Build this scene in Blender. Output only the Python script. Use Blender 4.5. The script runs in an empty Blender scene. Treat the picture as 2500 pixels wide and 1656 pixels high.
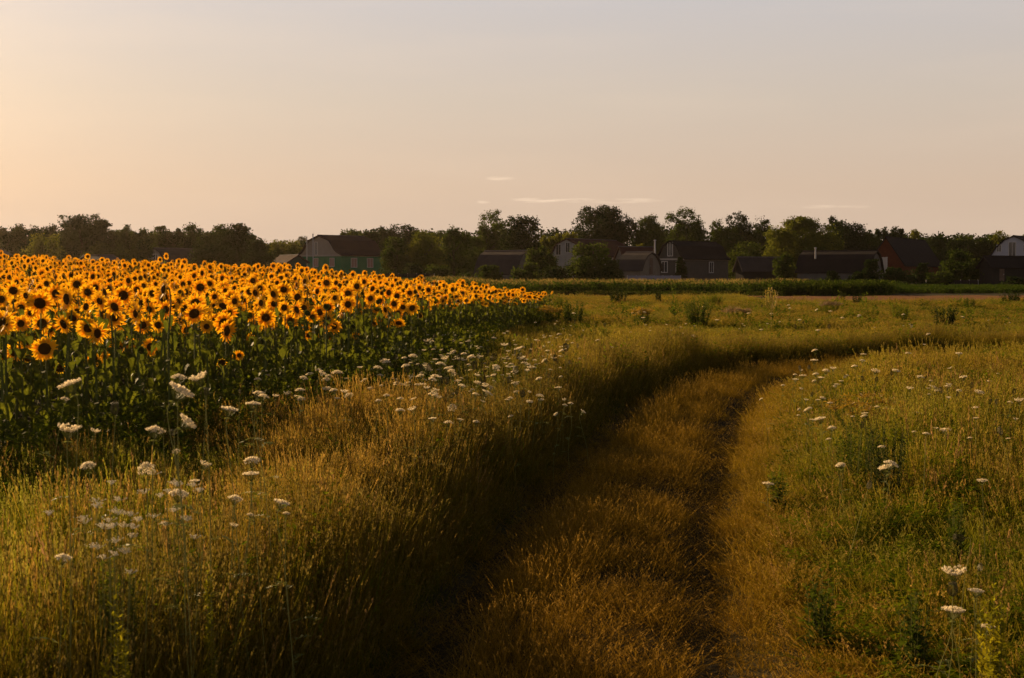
import bpy, math, random
import numpy as np
from mathutils import Vector, Matrix
RS = np.random.default_rng
sc = bpy.context.scene
HAZE = .00006
COL = sc.collection
R = math.radians
# ------------------------------------------------------------------ camera model
F = 3472.0; CH = 2.3; HOR = 668.0
PITCH = math.atan((828 - HOR) / F)
def ray(px, py):
    a, b = (px - 1250) / F, (828 - py) / F
    c, s = math.cos(PITCH), math.sin(PITCH)
    return np.array([a, c + b * s, -s + b * c])
def atd(px, py, D):
    """point on the pixel's ray whose depth (world y) is D"""
    r = ray(px, py); return np.array([0, 0, CH]) + r * (D / r[1])
def project(p):
    x, y, z = p[0], p[1], p[2] - CH
    c, s = math.cos(PITCH), math.sin(PITCH)
    f = y * c - z * s; u = y * s + z * c
    return 1250 + F * x / f, 828 - F * u / f
# ------------------------------------------------------------------ track + terrain
RUT = [(-2.4, -2), (-1.7, 2), (-1.1, 5), (-0.57, 8.1), (0, 12.7), (0.75, 17), (1.6, 21.6), (2.5, 25.6), (4.0, 30.2), (6.2, 34.6), (10.0, 38.6), (15, 41), (22, 43), (40, 46.5), (90, 55)]
def catmull(P, n):
    P = np.array(P, float); out = []
    Q = np.vstack([2 * P[0] - P[1], P, 2 * P[-1] - P[-2]])
    for i in range(1, len(Q) - 2):
        for t in np.linspace(0, 1, n, endpoint=False):
            a, b, c, d = Q[i - 1], Q[i], Q[i + 1], Q[i + 2]
            out.append(.5 * ((2 * b) + (c - a) * t + (2 * a - 5 * b + 4 * c - d) * t * t + (3 * b - a - 3 * c + d) * t ** 3))
    out.append(P[-1]); return np.array(out)
_l = catmull(RUT, 14)
_t = np.gradient(_l, axis=0); _t /= np.linalg.norm(_t, axis=1)[:, None]
_n = np.stack([_t[:, 1], -_t[:, 0]], 1)          # to the right of travel
CEN = _l + _n * 0.85
def sdist(x, y):
    """signed distance to the track centre line, + on the right of travel"""
    x = np.atleast_1d(np.asarray(x, float)); y = np.atleast_1d(np.asarray(y, float))
    best = np.full(x.shape, 1e9); sg = np.zeros(x.shape)
    for i in range(len(CEN) - 1):
        a = CEN[i]; d = CEN[i + 1] - a; L2 = d @ d
        t = np.clip(((x - a[0]) * d[0] + (y - a[1]) * d[1]) / L2, 0, 1)
        ex, ey = x - (a[0] + t * d[0]), y - (a[1] + t * d[1])
        dd = np.hypot(ex, ey); m = dd < best
        best = np.where(m, dd, best); sg = np.where(m, np.sign(ex * d[1] - ey * d[0]), sg)
    return best * sg
def ss(a, b, v):
    t = np.clip((v - a) / (b - a), 0, 1); return t * t * (3 - 2 * t)
def vnoise(x, y, s, seed=0):
    x = np.asarray(x) / s + seed * 17.3; y = np.asarray(y) / s - seed * 9.7
    xi, yi = np.floor(x), np.floor(y); fx, fy = x - xi, y - yi
    fx = fx * fx * (3 - 2 * fx); fy = fy * fy * (3 - 2 * fy)
    def h(a, b):
        v = np.sin(a * 127.1 + b * 311.7 + seed * 74.7) * 43758.5453; return v - np.floor(v)
    return (h(xi, yi) * (1 - fx) + h(xi + 1, yi) * fx) * (1 - fy) + (h(xi, yi + 1) * (1 - fx) + h(xi + 1, yi + 1) * fx) * fy
GX = np.array([-400, -90, -40, -23.7, -16, -9.7, -4.75, -1.9, .95, 3, 500])
GZ = np.array([2.3, 2.2, 1.55, 1.12, .68, .48, .06, -.15, -.28, -.15, 0])
def terrain(x, y, track=True):
    x = np.atleast_1d(np.asarray(x, float)); y = np.atleast_1d(np.asarray(y, float))
    z = np.interp(y, [-50, 45, 110, 200, 320, 6000], [0, 0, .75, .85, 1.1, 1.4])
    z = z + np.interp(x, GX, GZ) * ss(16, 64, y) * (1 - .45 * ss(70, 150, y))
    z = z + (vnoise(x, y, 7, 1) - .5) * .12 * ss(300, 60, y) + (vnoise(x, y, 1.7, 2) - .5) * .05
    if track:
        m = (y < 75)
        s = np.full(x.shape, 99.0)
        if m.any(): s[m] = sdist(x[m], y[m])
        rut = np.exp(-((np.abs(s) - .85) / .36) ** 2) * .11
        left = ss(-1.05, -1.8, s) * .24 * (1 - ss(55, 75, y)) ; right = ss(1.2, 2.2, s) * .07
        z = z - rut + np.where(s < 0, left, right) * (s < 60)
    return z
def gz(x, y): return float(terrain(x, y)[0])
def ground_hit(px, py, h=0.0):
    """first point where the pixel's ray is h above the ground"""
    r = ray(px, py); ys = np.concatenate([np.arange(3, 60, .1), np.arange(60, 260, .5)])
    X = r[0] / r[1] * ys; Z = CH + r[2] / r[1] * ys
    g = terrain(X, ys) + h
    k = np.argmax(Z <= g)
    if not (Z <= g).any(): k = len(ys) - 1
    return X[k], ys[k]
# ------------------------------------------------------------------ mesh helpers
class MB:
    def __init__(s): s.v = []; s.f = []; s.m = []; s.a = []
    def add(s, vs, fs, mi=0, a=None):
        o = len(s.v); s.v += [tuple(v) for v in vs]
        s.f += [tuple(i + o for i in f) for f in fs]; s.m += [mi] * len(fs)
        s.a += (a if a is not None else [0.0] * len(vs)); return s
    def box(s, c, d, mi=0, rz=0):
        x, y, z = d[0] / 2, d[1] / 2, d[2] / 2
        V = [(i, j, k) for i in (-x, x) for j in (-y, y) for k in (-z, z)]
        ca, sa = math.cos(rz), math.sin(rz)
        V = [(c[0] + a * ca - b * sa, c[1] + a * sa + b * ca, c[2] + q) for a, b, q in V]
        return s.add(V, [(0, 1, 3, 2), (4, 6, 7, 5), (0, 4, 5, 1), (2, 3, 7, 6), (0, 2, 6, 4), (1, 5, 7, 3)], mi)
    def tube(s, P, r, n=6, mi=0, cap=True):
        P = [Vector(p) for p in P]
        if not hasattr(r, '__len__'): r = [r] * len(P)
        V = []; Fc = []
        for i, p in enumerate(P):
            t = (P[min(i + 1, len(P) - 1)] - P[max(i - 1, 0)]).normalized()
            u = t.cross(Vector((0.31, 0.95, 0.05))); u.normalize(); w = t.cross(u)
            for k in range(n):
                an = 2 * math.pi * k / n
                V.append(p + (u * math.cos(an) + w * math.sin(an)) * r[i])
        for i in range(len(P) - 1):
            for k in range(n):
                Fc.append((i * n + k, i * n + (k + 1) % n, (i + 1) * n + (k + 1) % n, (i + 1) * n + k))
        if cap: Fc += [tuple(range(n))[::-1], tuple((len(P) - 1) * n + k for k in range(n))]
        return s.add(V, Fc, mi)
    def mesh(s, name, mats, smooth=False):
        me = bpy.data.meshes.new(name); me.from_pydata(s.v, [], s.f); me.update()
        for m in (mats if isinstance(mats, (list, tuple)) else [mats]): me.materials.append(m)
        me.polygons.foreach_set('material_index', s.m)
        if smooth: me.polygons.foreach_set('use_smooth', [True] * len(s.f))
        if any(s.a):
            at = me.attributes.new('tip', 'FLOAT', 'POINT'); at.data.foreach_set('value', s.a)
        return me
    def build(s, name, mats, parent=None, smooth=False, loc=None):
        return put(name, s.mesh(name, mats, smooth), parent, loc)
def put(name, me, parent=None, loc=None):
    o = bpy.data.objects.new(name, me); COL.objects.link(o)
    if parent: o.parent = parent
    if loc is not None: o.location = loc
    return o
def tag(o, label=None, cat=None, group=None, kind=None):
    if label: o['label'] = label
    if cat: o['category'] = cat
    if group: o['group'] = group
    if kind: o['kind'] = kind
    return o
def thing(name, label, cat, loc=(0, 0, 0), rz=0, group=None):
    o = put(name, None); o.location = loc; o.rotation_euler = (0, 0, rz); o.empty_display_size = .2
    return tag(o, label, cat, group)
def rotm(ax, ay, az): return np.array(Matrix.Rotation(az, 3, 'Z') @ Matrix.Rotation(ay, 3, 'Y') @ Matrix.Rotation(ax, 3, 'X'))
# ------------------------------------------------------------------ materials
def new_mat(name):
    m = bpy.data.materials.new(name); m.use_nodes = True; nt = m.node_tree; nt.nodes.clear()
    return m, nt, nt.nodes.new('ShaderNodeOutputMaterial')
def mixc(nt, fac, a, b):
    n = nt.nodes.new('ShaderNodeMix'); n.data_type = 'RGBA'
    for s, v in ((0, fac), (6, a), (7, b)):
        if hasattr(v, 'links'): nt.links.new(v, n.inputs[s])
        elif isinstance(v, (int, float)): n.inputs[s].default_value = v
        else: n.inputs[s].default_value = (*v, 1)
    return n.outputs[2]
def noise(nt, scale, detail=3, coord='Object', rough=.6, vec=None):
    n = nt.nodes.new('ShaderNodeTexNoise'); n.inputs['Scale'].default_value = scale
    n.inputs['Detail'].default_value = detail; n.inputs['Roughness'].default_value = rough
    if vec is None:
        tc = nt.nodes.new('ShaderNodeTexCoord'); vec = tc.outputs[coord]
    nt.links.new(vec, n.inputs['Vector']); return n.outputs['Fac']
def ramp(nt, fac, lo, hi):
    n = nt.nodes.new('ShaderNodeMapRange'); n.inputs[1].default_value = lo; n.inputs[2].default_value = hi
    nt.links.new(fac, n.inputs[0]); return n.outputs[0]
def leafy_shader(nt, out, col, transl, tcol=None, rough=.55, spec=.25):
    p = nt.nodes.new('ShaderNodeBsdfPrincipled'); p.inputs['Roughness'].default_value = rough
    p.inputs['Specular IOR Level'].default_value = spec
    t = nt.nodes.new('ShaderNodeBsdfTranslucent'); mx = nt.nodes.new('ShaderNodeMixShader'); mx.inputs[0].default_value = transl
    nt.links.new(col, p.inputs['Base Color'])
    if tcol is None: nt.links.new(col, t.inputs['Color'])
    else:
        g = nt.nodes.new('ShaderNodeMix'); g.data_type = 'RGBA'; g.blend_type = 'MULTIPLY'; g.inputs[0].default_value = 1
        nt.links.new(col, g.inputs[6]); g.inputs[7].default_value = (*tcol, 1); nt.links.new(g.outputs[2], t.inputs['Color'])
    nt.links.new(p.outputs[0], mx.inputs[1]); nt.links.new(t.outputs[0], mx.inputs[2]); nt.links.new(mx.outputs[0], out.inputs[0])
def leaf_mat(name, a, b, scale=1.0, transl=.4, rough=.55, spec=.25, tcol=None, rnd=.35):
    m, nt, out = new_mat(name)
    f = ramp(nt, noise(nt, scale, 4), .32, .68)
    oi = nt.nodes.new('ShaderNodeObjectInfo')
    mm = nt.nodes.new('ShaderNodeMath'); mm.operation = 'MULTIPLY_ADD'; mm.inputs[1].default_value = rnd; nt.links.new(oi.outputs['Random'], mm.inputs[0]); nt.links.new(f, mm.inputs[2])
    m2 = nt.nodes.new('ShaderNodeMath'); m2.operation = 'SUBTRACT'; m2.use_clamp = True; m2.inputs[1].default_value = rnd / 2; nt.links.new(mm.outputs[0], m2.inputs[0])
    leafy_shader(nt, out, mixc(nt, m2.outputs[0], a, b), transl, tcol, rough, spec); return m
def plain(name, a, b=None, scale=3, rough=.85, bump=0, bscale=20, wave=None, metal=0, spec=.04, detail=5):
    m, nt, out = new_mat(name); b = b or tuple(v * .75 for v in a)
    p = nt.nodes.new('ShaderNodeBsdfPrincipled'); p.inputs['Roughness'].default_value = rough; p.inputs['Metallic'].default_value = metal
    p.inputs['Specular IOR Level'].default_value = spec
    nt.links.new(mixc(nt, ramp(nt, noise(nt, scale, detail), .3, .7), a, b), p.inputs['Base Color'])
    hsrc = None
    if wave:
        tc = nt.nodes.new('ShaderNodeTexCoord'); w = nt.nodes.new('ShaderNodeTexWave'); w.bands_direction = wave[0]; w.inputs['Scale'].default_value = wave[1]
        w.inputs['Distortion'].default_value = .1; nt.links.new(tc.outputs['Object'], w.inputs['Vector']); hsrc = w.outputs['Fac']; bump = bump or .5
    elif bump: hsrc = noise(nt, bscale, 4)
    if hsrc is not None:
        bp = nt.nodes.new('ShaderNodeBump'); bp.inputs['Strength'].default_value = bump; bp.inputs['Distance'].default_value = .05
        nt.links.new(hsrc, bp.inputs['Height']); nt.links.new(bp.outputs[0], p.inputs['Normal'])
    nt.links.new(p.outputs[0], out.inputs[0]); return m
def inst_mat(name, tip, transl=.5, mixtip=.55, rough=.8, spec=.0, jit=.5):
    """instanced grass: colour = the tint attribute of its point, the dry tip of another hue"""
    m, nt, out = new_mat(name)
    at = nt.nodes.new('ShaderNodeAttribute'); at.attribute_type = 'INSTANCER'; at.attribute_name = 'tint'
    tp = nt.nodes.new('ShaderNodeAttribute'); tp.attribute_name = 'tip'
    k = nt.nodes.new('ShaderNodeMath'); k.operation = 'MULTIPLY'; k.inputs[1].default_value = mixtip; nt.links.new(tp.outputs['Fac'], k.inputs[0])
    c = mixc(nt, k.outputs[0], at.outputs['Color'], tip)
    nz = ramp(nt, noise(nt, 14, 2), .3, .7)
    hs = nt.nodes.new('ShaderNodeHueSaturation'); v = nt.nodes.new('ShaderNodeMapRange'); v.inputs[3].default_value = 1 - jit; v.inputs[4].default_value = 1 + jit
    nt.links.new(nz, v.inputs[0]); nt.links.new(v.outputs[0], hs.inputs['Value']); nt.links.new(c, hs.inputs['Color'])
    leafy_shader(nt, out, hs.outputs[0], transl, None, rough, spec); return m

M = {}
M['petal'] = leaf_mat('sunflower_petal', (.92, .42, .008), (.90, .52, .012), 8, .5, .5, .2)
M['disc'] = plain('sunflower_disc', (.09, .045, .008), (.15, .075, .012), 60, .9, .8, 200)
M['discg'] = plain('sunflower_young_disc', (.10, .10, .02), (.05, .06, .012), 60, .9, .8, 200)
M['sleaf'] = leaf_mat('sunflower_leaf', (.050, .065, .008), (.16, .17, .012), 9, .55, .6, .1)
M['sstem'] = leaf_mat('sunflower_stem', (.16, .17, .05), (.10, .12, .03), 5, .15, .8, .05)
M['sepal'] = leaf_mat('sunflower_sepal', (.09, .12, .02), (.06, .09, .015), 8, .4)
M['white'] = leaf_mat('carrot_floret', (.94, .88, .74), (.88, .80, .64), 30, .72, .7, .1)
M['nest'] = leaf_mat('carrot_seed_head', (.20, .17, .07), (.12, .11, .04), 40, .35)
M['rays'] = leaf_mat('carrot_rays', (.24, .25, .06), (.16, .18, .04), 20, .4)
M['cstem'] = leaf_mat('carrot_stem', (.34, .32, .10), (.22, .22, .06), 10, .3, .8, .05)
M['grass'] = inst_mat('grass_blade', (.34, .225, .020), .5, .42)
M['shortgrass'] = inst_mat('short_grass_blade', (.36, .19, .018), .45, .45)
M['seed'] = inst_mat('grass_seed_head', (.36, .22, .075), .5, .6, .8, .0)
M['bark'] = plain('bark', (.10, .075, .05), (.05, .038, .025), 6, .95, .8, 14)
# ------------------------------------------------------------------ world, sun
SUN_AZ = R(38); SUN_EL = R(14.5)      # azimuth to the left of the view axis
sdir = Vector((-math.sin(SUN_AZ) * math.cos(SUN_EL), math.cos(SUN_AZ) * math.cos(SUN_EL), math.sin(SUN_EL)))
w = bpy.data.worlds.new('World'); sc.world = w; w.use_nodes = True; nt = w.node_tree; nt.nodes.clear(); lk = nt.links.new
def mathn(op, a, b=None, c=None, clamp=False):
    n = nt.nodes.new('ShaderNodeMath'); n.operation = op; n.use_clamp = clamp
    for i, v in enumerate((a, b, c)):
        if v is None: continue
        if hasattr(v, 'links'): lk(v, n.inputs[i])
        else: n.inputs[i].default_value = v
    return n.outputs[0]
tc = nt.nodes.new('ShaderNodeTexCoord'); nrm = nt.nodes.new('ShaderNodeVectorMath'); nrm.operation = 'NORMALIZE'; lk(tc.outputs['Generated'], nrm.inputs[0])
sx = nt.nodes.new('ShaderNodeSeparateXYZ'); lk(nrm.outputs[0], sx.inputs[0]); X, Y, Z = sx.outputs
cr = nt.nodes.new('ShaderNodeValToRGB'); lk(mathn('MULTIPLY', Z, 1.0, clamp=True), cr.inputs[0])
e = cr.color_ramp.elements; e[0].position = 0; e[0].color = (.72, .54, .41, 1)
e[1].position = .06; e[1].color = (.71, .54, .41, 1)
for p, c in ((.12, (.66, .56, .475)), (.19, (.60, .565, .57)), (.28, (.25, .25, .27)), (.5, (.10, .11, .14)), (1, (.06, .07, .10))):
    q = e.new(p); q.color = (*c, 1)
dt = nt.nodes.new('ShaderNodeVectorMath'); dt.operation = 'DOT_PRODUCT'; lk(nrm.outputs[0], dt.inputs[0]); dt.inputs[1].default_value = sdir
glow = mathn('POWER', mathn('MAXIMUM', dt.outputs['Value'], 0.0), 7.0)
gm = nt.nodes.new('ShaderNodeMix'); gm.data_type = 'RGBA'; gm.blend_type = 'ADD'; gm.inputs[0].default_value = 1; lk(cr.outputs[0], gm.inputs[6])
gv = nt.nodes.new('ShaderNodeVectorMath'); gv.operation = 'SCALE'; gv.inputs[0].default_value = (.015, .012, .012); lk(glow, gv.inputs['Scale']); lk(gv.outputs[0], gm.inputs[7])
# dim the side of the sky away from the sun
away = mathn('MULTIPLY_ADD', dt.outputs['Value'], .09, .915)
av = nt.nodes.new('ShaderNodeVectorMath'); av.operation = 'SCALE'; lk(gm.outputs[2], av.inputs[0]); lk(away, av.inputs['Scale'])
# thin cloud streaks low over the horizon
el = mathn('DIVIDE', Z, mathn('SQRT', mathn('ADD', mathn('MULTIPLY', X, X), mathn('MULTIPLY', Y, Y))))
az = mathn('DIVIDE', X, mathn('MAXIMUM', Y, .01))
cmb = nt.nodes.new('ShaderNodeCombineXYZ'); lk(mathn('MULTIPLY', az, 38), cmb.inputs[0]); lk(mathn('MULTIPLY', el, 330), cmb.inputs[1])
n1 = nt.nodes.new('ShaderNodeTexNoise'); n1.inputs['Scale'].default_value = 1; n1.inputs['Detail'].default_value = 5; lk(cmb.outputs[0], n1.inputs['Vector'])
tot = None
for px, py, hw, hh, am in ((1222, 437, 42, 6, 1), (1350, 490, 120, 8, 1.15), (1530, 492, 100, 8, .8), (1180, 494, 18, 5, .8), (2020, 510, 110, 6, .75)):
    ca, ce = (px - 1250) / F, (HOR - py) / F
    d = mathn('ADD', mathn('POWER', mathn('ABSOLUTE', mathn('DIVIDE', mathn('SUBTRACT', az, ca), hw / F)), 2.5), mathn('POWER', mathn('ABSOLUTE', mathn('DIVIDE', mathn('SUBTRACT', el, ce), hh / F)), 2.0))
    m_ = mathn('MULTIPLY', mathn('SUBTRACT', 1.0, d, clamp=True), am)
    tot = m_ if tot is None else mathn('MAXIMUM', tot, m_)
cl = mathn('MULTIPLY', tot, mathn('MULTIPLY', mathn('SUBTRACT', n1.outputs['Fac'], .38), 3.2, clamp=True))
# faint wide veils higher up
cm2 = nt.nodes.new('ShaderNodeCombineXYZ'); lk(mathn('MULTIPLY', az, 3.0), cm2.inputs[0]); lk(mathn('MULTIPLY', el, 24), cm2.inputs[1])
n2 = nt.nodes.new('ShaderNodeTexNoise'); n2.inputs['Scale'].default_value = 1; n2.inputs['Detail'].default_value = 6; lk(cm2.outputs[0], n2.inputs['Vector'])
veil = mathn('MULTIPLY', mathn('SUBTRACT', n2.outputs['Fac'], .46), .45)
cl = mathn('MAXIMUM', mathn('MULTIPLY', cl, .95), mathn('ADD', veil, .0))
cmx = nt.nodes.new('ShaderNodeMix'); cmx.data_type = 'RGBA'; lk(cl, cmx.inputs[0]); lk(av.outputs[0], cmx.inputs[6]); cmx.inputs[7].default_value = (1.0, .77, .57, 1)
sky = nt.nodes.new('ShaderNodeTexSky'); sky.sky_type = 'NISHITA'; sky.sun_disc = False; sky.sun_elevation = SUN_EL; sky.sun_rotation = -SUN_AZ
sky.dust_density = 6; sky.air_density = 1.5
bg1 = nt.nodes.new('ShaderNodeBackground'); lk(cmx.outputs[2], bg1.inputs[0]); bg1.inputs[1].default_value = .545
bg2 = nt.nodes.new('ShaderNodeBackground'); lk(sky.outputs[0], bg2.inputs[0]); bg2.inputs[1].default_value = .005
ad = nt.nodes.new('ShaderNodeAddShader'); lk(bg1.outputs[0], ad.inputs[0]); lk(bg2.outputs[0], ad.inputs[1])
wo = nt.nodes.new('ShaderNodeOutputWorld'); lk(ad.outputs[0], wo.inputs[0])
ld = bpy.data.lights.new('sun', 'SUN'); ld.energy = 5.0; ld.angle = R(.6); ld.color = (1, .68, .34)
lo = bpy.data.objects.new('sun', ld); COL.objects.link(lo); lo.rotation_euler = sdir.to_track_quat('Z', 'Y').to_euler(); lo.location = (-40, 30, 40)
cd = bpy.data.cameras.new('camera'); cd.sensor_width = 36; cd.lens = 50; cd.clip_end = 20000; cd.clip_start = .1
cd.dof.use_dof = True; cd.dof.focus_distance = 32; cd.dof.aperture_fstop = 8.0
co = bpy.data.objects.new('camera', cd); COL.objects.link(co); co.location = (0, 0, CH); co.rotation_euler = (math.pi / 2 - PITCH, 0, 0); sc.camera = co
sc.view_settings.view_transform = 'Standard'; sc.view_settings.look = 'None'; sc.view_settings.exposure = .78; sc.view_settings.gamma = 1
sc.render.engine = 'CYCLES'
sc.cycles.max_bounces = 8; sc.cycles.transparent_max_bounces = 8; sc.cycles.diffuse_bounces = 4
# ------------------------------------------------------------------ ground
def axis(pos): return np.array(sorted(set(np.round(pos, 4))))
ys = axis(list(np.arange(-12, 3, 1.)) + list(np.arange(3, 50, .2)) + list(np.arange(50, 120, 1.5)) + list(120 * 1.08 ** np.arange(0, 52)))
xp = list(np.arange(0, 24, .22)) + list(24 * 1.12 ** np.arange(0, 46))
xs = axis([-v for v in xp] + xp)
GXX, GYY = np.meshgrid(xs, ys); gzv = terrain(GXX.ravel(), GYY.ravel())
verts = np.stack([GXX.ravel(), GYY.ravel(), gzv], 1); nx, ny = len(xs), len(ys)
ii = np.arange(ny - 1)[:, None] * nx + np.arange(nx - 1)[None]
faces = np.stack([ii, ii + 1, ii + nx + 1, ii + nx], -1).reshape(-1, 4)
me = bpy.data.meshes.new('ground'); me.from_pydata(verts.tolist(), [], faces.tolist()); me.polygons.foreach_set('use_smooth', [True] * len(faces))
me.materials.append(plain('meadow_soil', (.055, .040, .018), (.035, .035, .012), .8, .95, .6, 12)); tag(put('ground', me), kind='structure')
# worn strip: ribbon following the terrain
def ribbon(name, pts2d_l, pts2d_r, mat, lift, nacross=14):
    V = []; n = len(pts2d_l)
    for k in range(nacross + 1):
        t = k / nacross; lf_ = lift - (.12 * max(0, abs(2 * t - 1) - .8) / .2 if lift < .035 else 0); P = pts2d_l * (1 - t) + pts2d_r * t
        V.append(np.column_stack([P, terrain(P[:, 0], P[:, 1]) + lf_]))
    V = np.array(V).reshape(-1, 3)
    Fc = [(k * n + i, k * n + i + 1, (k + 1) * n + i + 1, (k + 1) * n + i) for k in range(nacross) for i in range(n - 1)]
    me = bpy.data.meshes.new(name); me.from_pydata(V.tolist(), [], Fc); me.polygons.foreach_set('use_smooth', [True] * len(Fc)); me.materials.append(mat); return put(name, me)
nrmC = np.gradient(CEN, axis=0); nrmC /= np.linalg.norm(nrmC, axis=1)[:, None]; nrmC = np.stack([nrmC[:, 1], -nrmC[:, 0]], 1)
tag(ribbon('dirt_track', CEN - nrmC * 1.12, CEN + nrmC * 1.12, plain('track_soil', (.040, .028, .010), (.028, .021, .008), 2.2, .95, .8, 25), .03, 20), 'two worn wheel ruts curving away through the meadow', kind='structure')
def strip(name, pxa, pxb, ya0, ya1, mat, lift=.04, lab=None):
    xs_ = np.linspace(pxa, pxb, 40)
    A = np.array([((p - 1250) / F * ya0, ya0) for p in xs_]); B = np.array([((p - 1250) / F * ya1, ya1) for p in xs_])
    return tag(ribbon(name, A, B, mat, lift, 10), lab, kind='structure')
stub = plain('stubble', (.24, .11, .04), (.16, .075, .028), 1.5, .95, .8, 20)
strip('stubble_field', 1880, 3400, 90, 106, stub, .05, 'pale mown strip beyond the meadow')
strip('stubble_field', 1250, 1880, 103.5, 107, stub, .05, 'thin pale strip before the corn')
# ------------------------------------------------------------------ scatter by geometry nodes
def proto_obj(me): return bpy.data.objects.new('proto', me)
def scatter(name, P, rot, scl, var, tint, meshes, label, cat):
    me = bpy.data.meshes.new(name); me.from_pydata(P.tolist(), [], [])
    for nm, ty, arr, fld in (('rot', 'FLOAT_VECTOR', rot, 'vector'), ('scl', 'FLOAT_VECTOR', scl, 'vector'), ('tint', 'FLOAT_VECTOR', tint, 'vector')):
        at = me.attributes.new(nm, ty, 'POINT'); at.data.foreach_set(fld, np.asarray(arr, np.float32).ravel())
    at = me.attributes.new('var', 'INT', 'POINT'); at.data.foreach_set('value', np.asarray(var, np.int32))
    for mt in meshes[0].materials: me.materials.append(mt)
    o = put(name, me); tag(o, label, cat, kind='stuff')
    g = bpy.data.node_groups.new(name + '_nodes', 'GeometryNodeTree')
    g.interface.new_socket('Geometry', in_out='INPUT', socket_type='NodeSocketGeometry'); g.interface.new_socket('Geometry', in_out='OUTPUT', socket_type='NodeSocketGeometry')
    gi = g.nodes.new('NodeGroupInput'); go = g.nodes.new('NodeGroupOutput'); j = g.nodes.new('GeometryNodeJoinGeometry')
    for m_ in meshes:
        oi = g.nodes.new('GeometryNodeObjectInfo'); oi.inputs['Object'].default_value = proto_obj(m_); oi.inputs['As Instance'].default_value = False
        ti = g.nodes.new('GeometryNodeGeometryToInstance'); g.links.new(oi.outputs['Geometry'], ti.inputs[0]); g.links.new(ti.outputs[0], j.inputs[0])
    ip = g.nodes.new('GeometryNodeInstanceOnPoints'); ip.inputs['Pick Instance'].default_value = True
    g.links.new(gi.outputs[0], ip.inputs['Points']); g.links.new(j.outputs[0], ip.inputs['Instance'])
    for nm, dty, sock in (('var', 'INT', 'Instance Index'), ('rot', 'FLOAT_VECTOR', 'Rotation'), ('scl', 'FLOAT_VECTOR', 'Scale')):
        na = g.nodes.new('GeometryNodeInputNamedAttribute'); na.data_type = dty; na.inputs['Name'].default_value = nm
        outs = [s for s in na.outputs if s.enabled and s.name == 'Attribute'][0]
        if nm == 'rot':
            er = g.nodes.new('FunctionNodeEulerToRotation'); g.links.new(outs, er.inputs[0]); outs = er.outputs[0]
        g.links.new(outs, ip.inputs[sock])
    g.links.new(ip.outputs[0], go.inputs[0])
    md = o.modifiers.new('scatter', 'NODES'); md.node_group = g
    return o
# ------------------------------------------------------------------ grass tufts
def blade(mb, x, y, h, wd, yaw, lean, seg=3, mi=0, droop=.5):
    d = np.array([math.cos(yaw), math.sin(yaw)]); sd = np.array([-d[1], d[0]]) * wd / 2
    V = []; A = []; p = np.array([x, y, 0.0]); ang = lean * .3
    for i in range(seg + 1):
        t = i / seg; ww = (1 - t ** 1.7)
        if i == seg: V.append(tuple(p)); A.append(1.0)
        else:
            V += [(p[0] - sd[0] * ww, p[1] - sd[1] * ww, p[2]), (p[0] + sd[0] * ww, p[1] + sd[1] * ww, p[2])]; A += [t * t, t * t]
        st = h / seg; p = p + np.array([d[0] * math.sin(ang) * st, d[1] * math.sin(ang) * st, math.cos(ang) * st]); ang += lean * droop
    Fc = [(2 * i, 2 * i + 1, 2 * i + 3, 2 * i + 2) for i in range(seg - 1)] + [(2 * seg - 2, 2 * seg - 1, 2 * seg)]
    mb.add(V, Fc, mi, A); return p
def tuft(seed, n, rad, h0, h1, wd, lean=.5, seeds=0, sh=0.06, seg=3):
    r = RS(seed); mb = MB()
    for i in range(n):
        a = r.uniform(0, 6.28); q = rad * math.sqrt(r.uniform()); yaw = r.uniform(0, 6.28)
        blade(mb, q * math.cos(a), q * math.sin(a), r.uniform(h0, h1), wd * r.uniform(.6, 1.3), yaw, r.uniform(.1, 1) * lean, seg)
    for i in range(seeds):
        a = r.uniform(0, 6.28); q = rad * math.sqrt(r.uniform()); h = r.uniform(h1 * .9, h1 * 1.28); x, y = q * math.cos(a), q * math.sin(a)
        yaw = r.uniform(0, 6.28); ln = r.uniform(.05, .25)
        tx, ty = x + math.cos(yaw) * ln * h, y + math.sin(yaw) * ln * h
        s2 = wd * .35; mb.add([(x - s2, y, 0), (x + s2, y, 0), (tx + s2 * .6, ty, h), (tx - s2 * .6, ty, h)], [(0, 1, 2, 3)], 0, [.1, .1, 1, 1])
        L = sh * r.uniform(.8, 1.6)
        for k in range(7):                       # spikelets up the panicle
            t = k / 7; zc = h - L * (1 - t); w_ = wd * r.uniform(.9, 2.0) * (1 - t * .5); an = r.uniform(0, 6.28)
            cx = tx - math.cos(yaw) * ln * L * (1 - t); cy = ty - math.sin(yaw) * ln * L * (1 - t); ux, uy = math.cos(an) * w_, math.sin(an) * w_
            mb.add([(cx, cy, zc - .004), (cx + ux, cy + uy, zc + L * .06), (cx + ux * .8, cy + uy * .8, zc + L * .22), (cx - ux * .2, cy - uy * .2, zc + L * .14)], [(0, 1, 2, 3)], 1, [.6] * 4)
    return mb
GM = [M['grass'], M['seed']]
T_near = [tuft(10 + i, 42, .16, .25, 1.0, .0055, .38, 8 if i % 2 else 15, .10).mesh('grass_tuft', GM) for i in range(5)]
T_dry = [tuft(30 + i, 18, .16, .3, .95, .0042, .25, 34, .10).mesh('dry_grass_tuft', GM) for i in range(4)]
T_mid = [tuft(50 + i, 30, .24, .25, 1.0, .009, .4, 16, .11, 2).mesh('grass_tuft_mid', GM) for i in range(4)]
T_far = [tuft(70 + i, 24, .40, .25, 1.0, .020, .4, 12, .13, 2).mesh('grass_tuft_far', GM) for i in range(4)]
T_short = [tuft(90 + i, 60, .17, .25, 1.0, .0040, .7, 12, .10, 2).mesh('short_tuft', [M['shortgrass'], M['seed']]) for i in range(4)]
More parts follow.
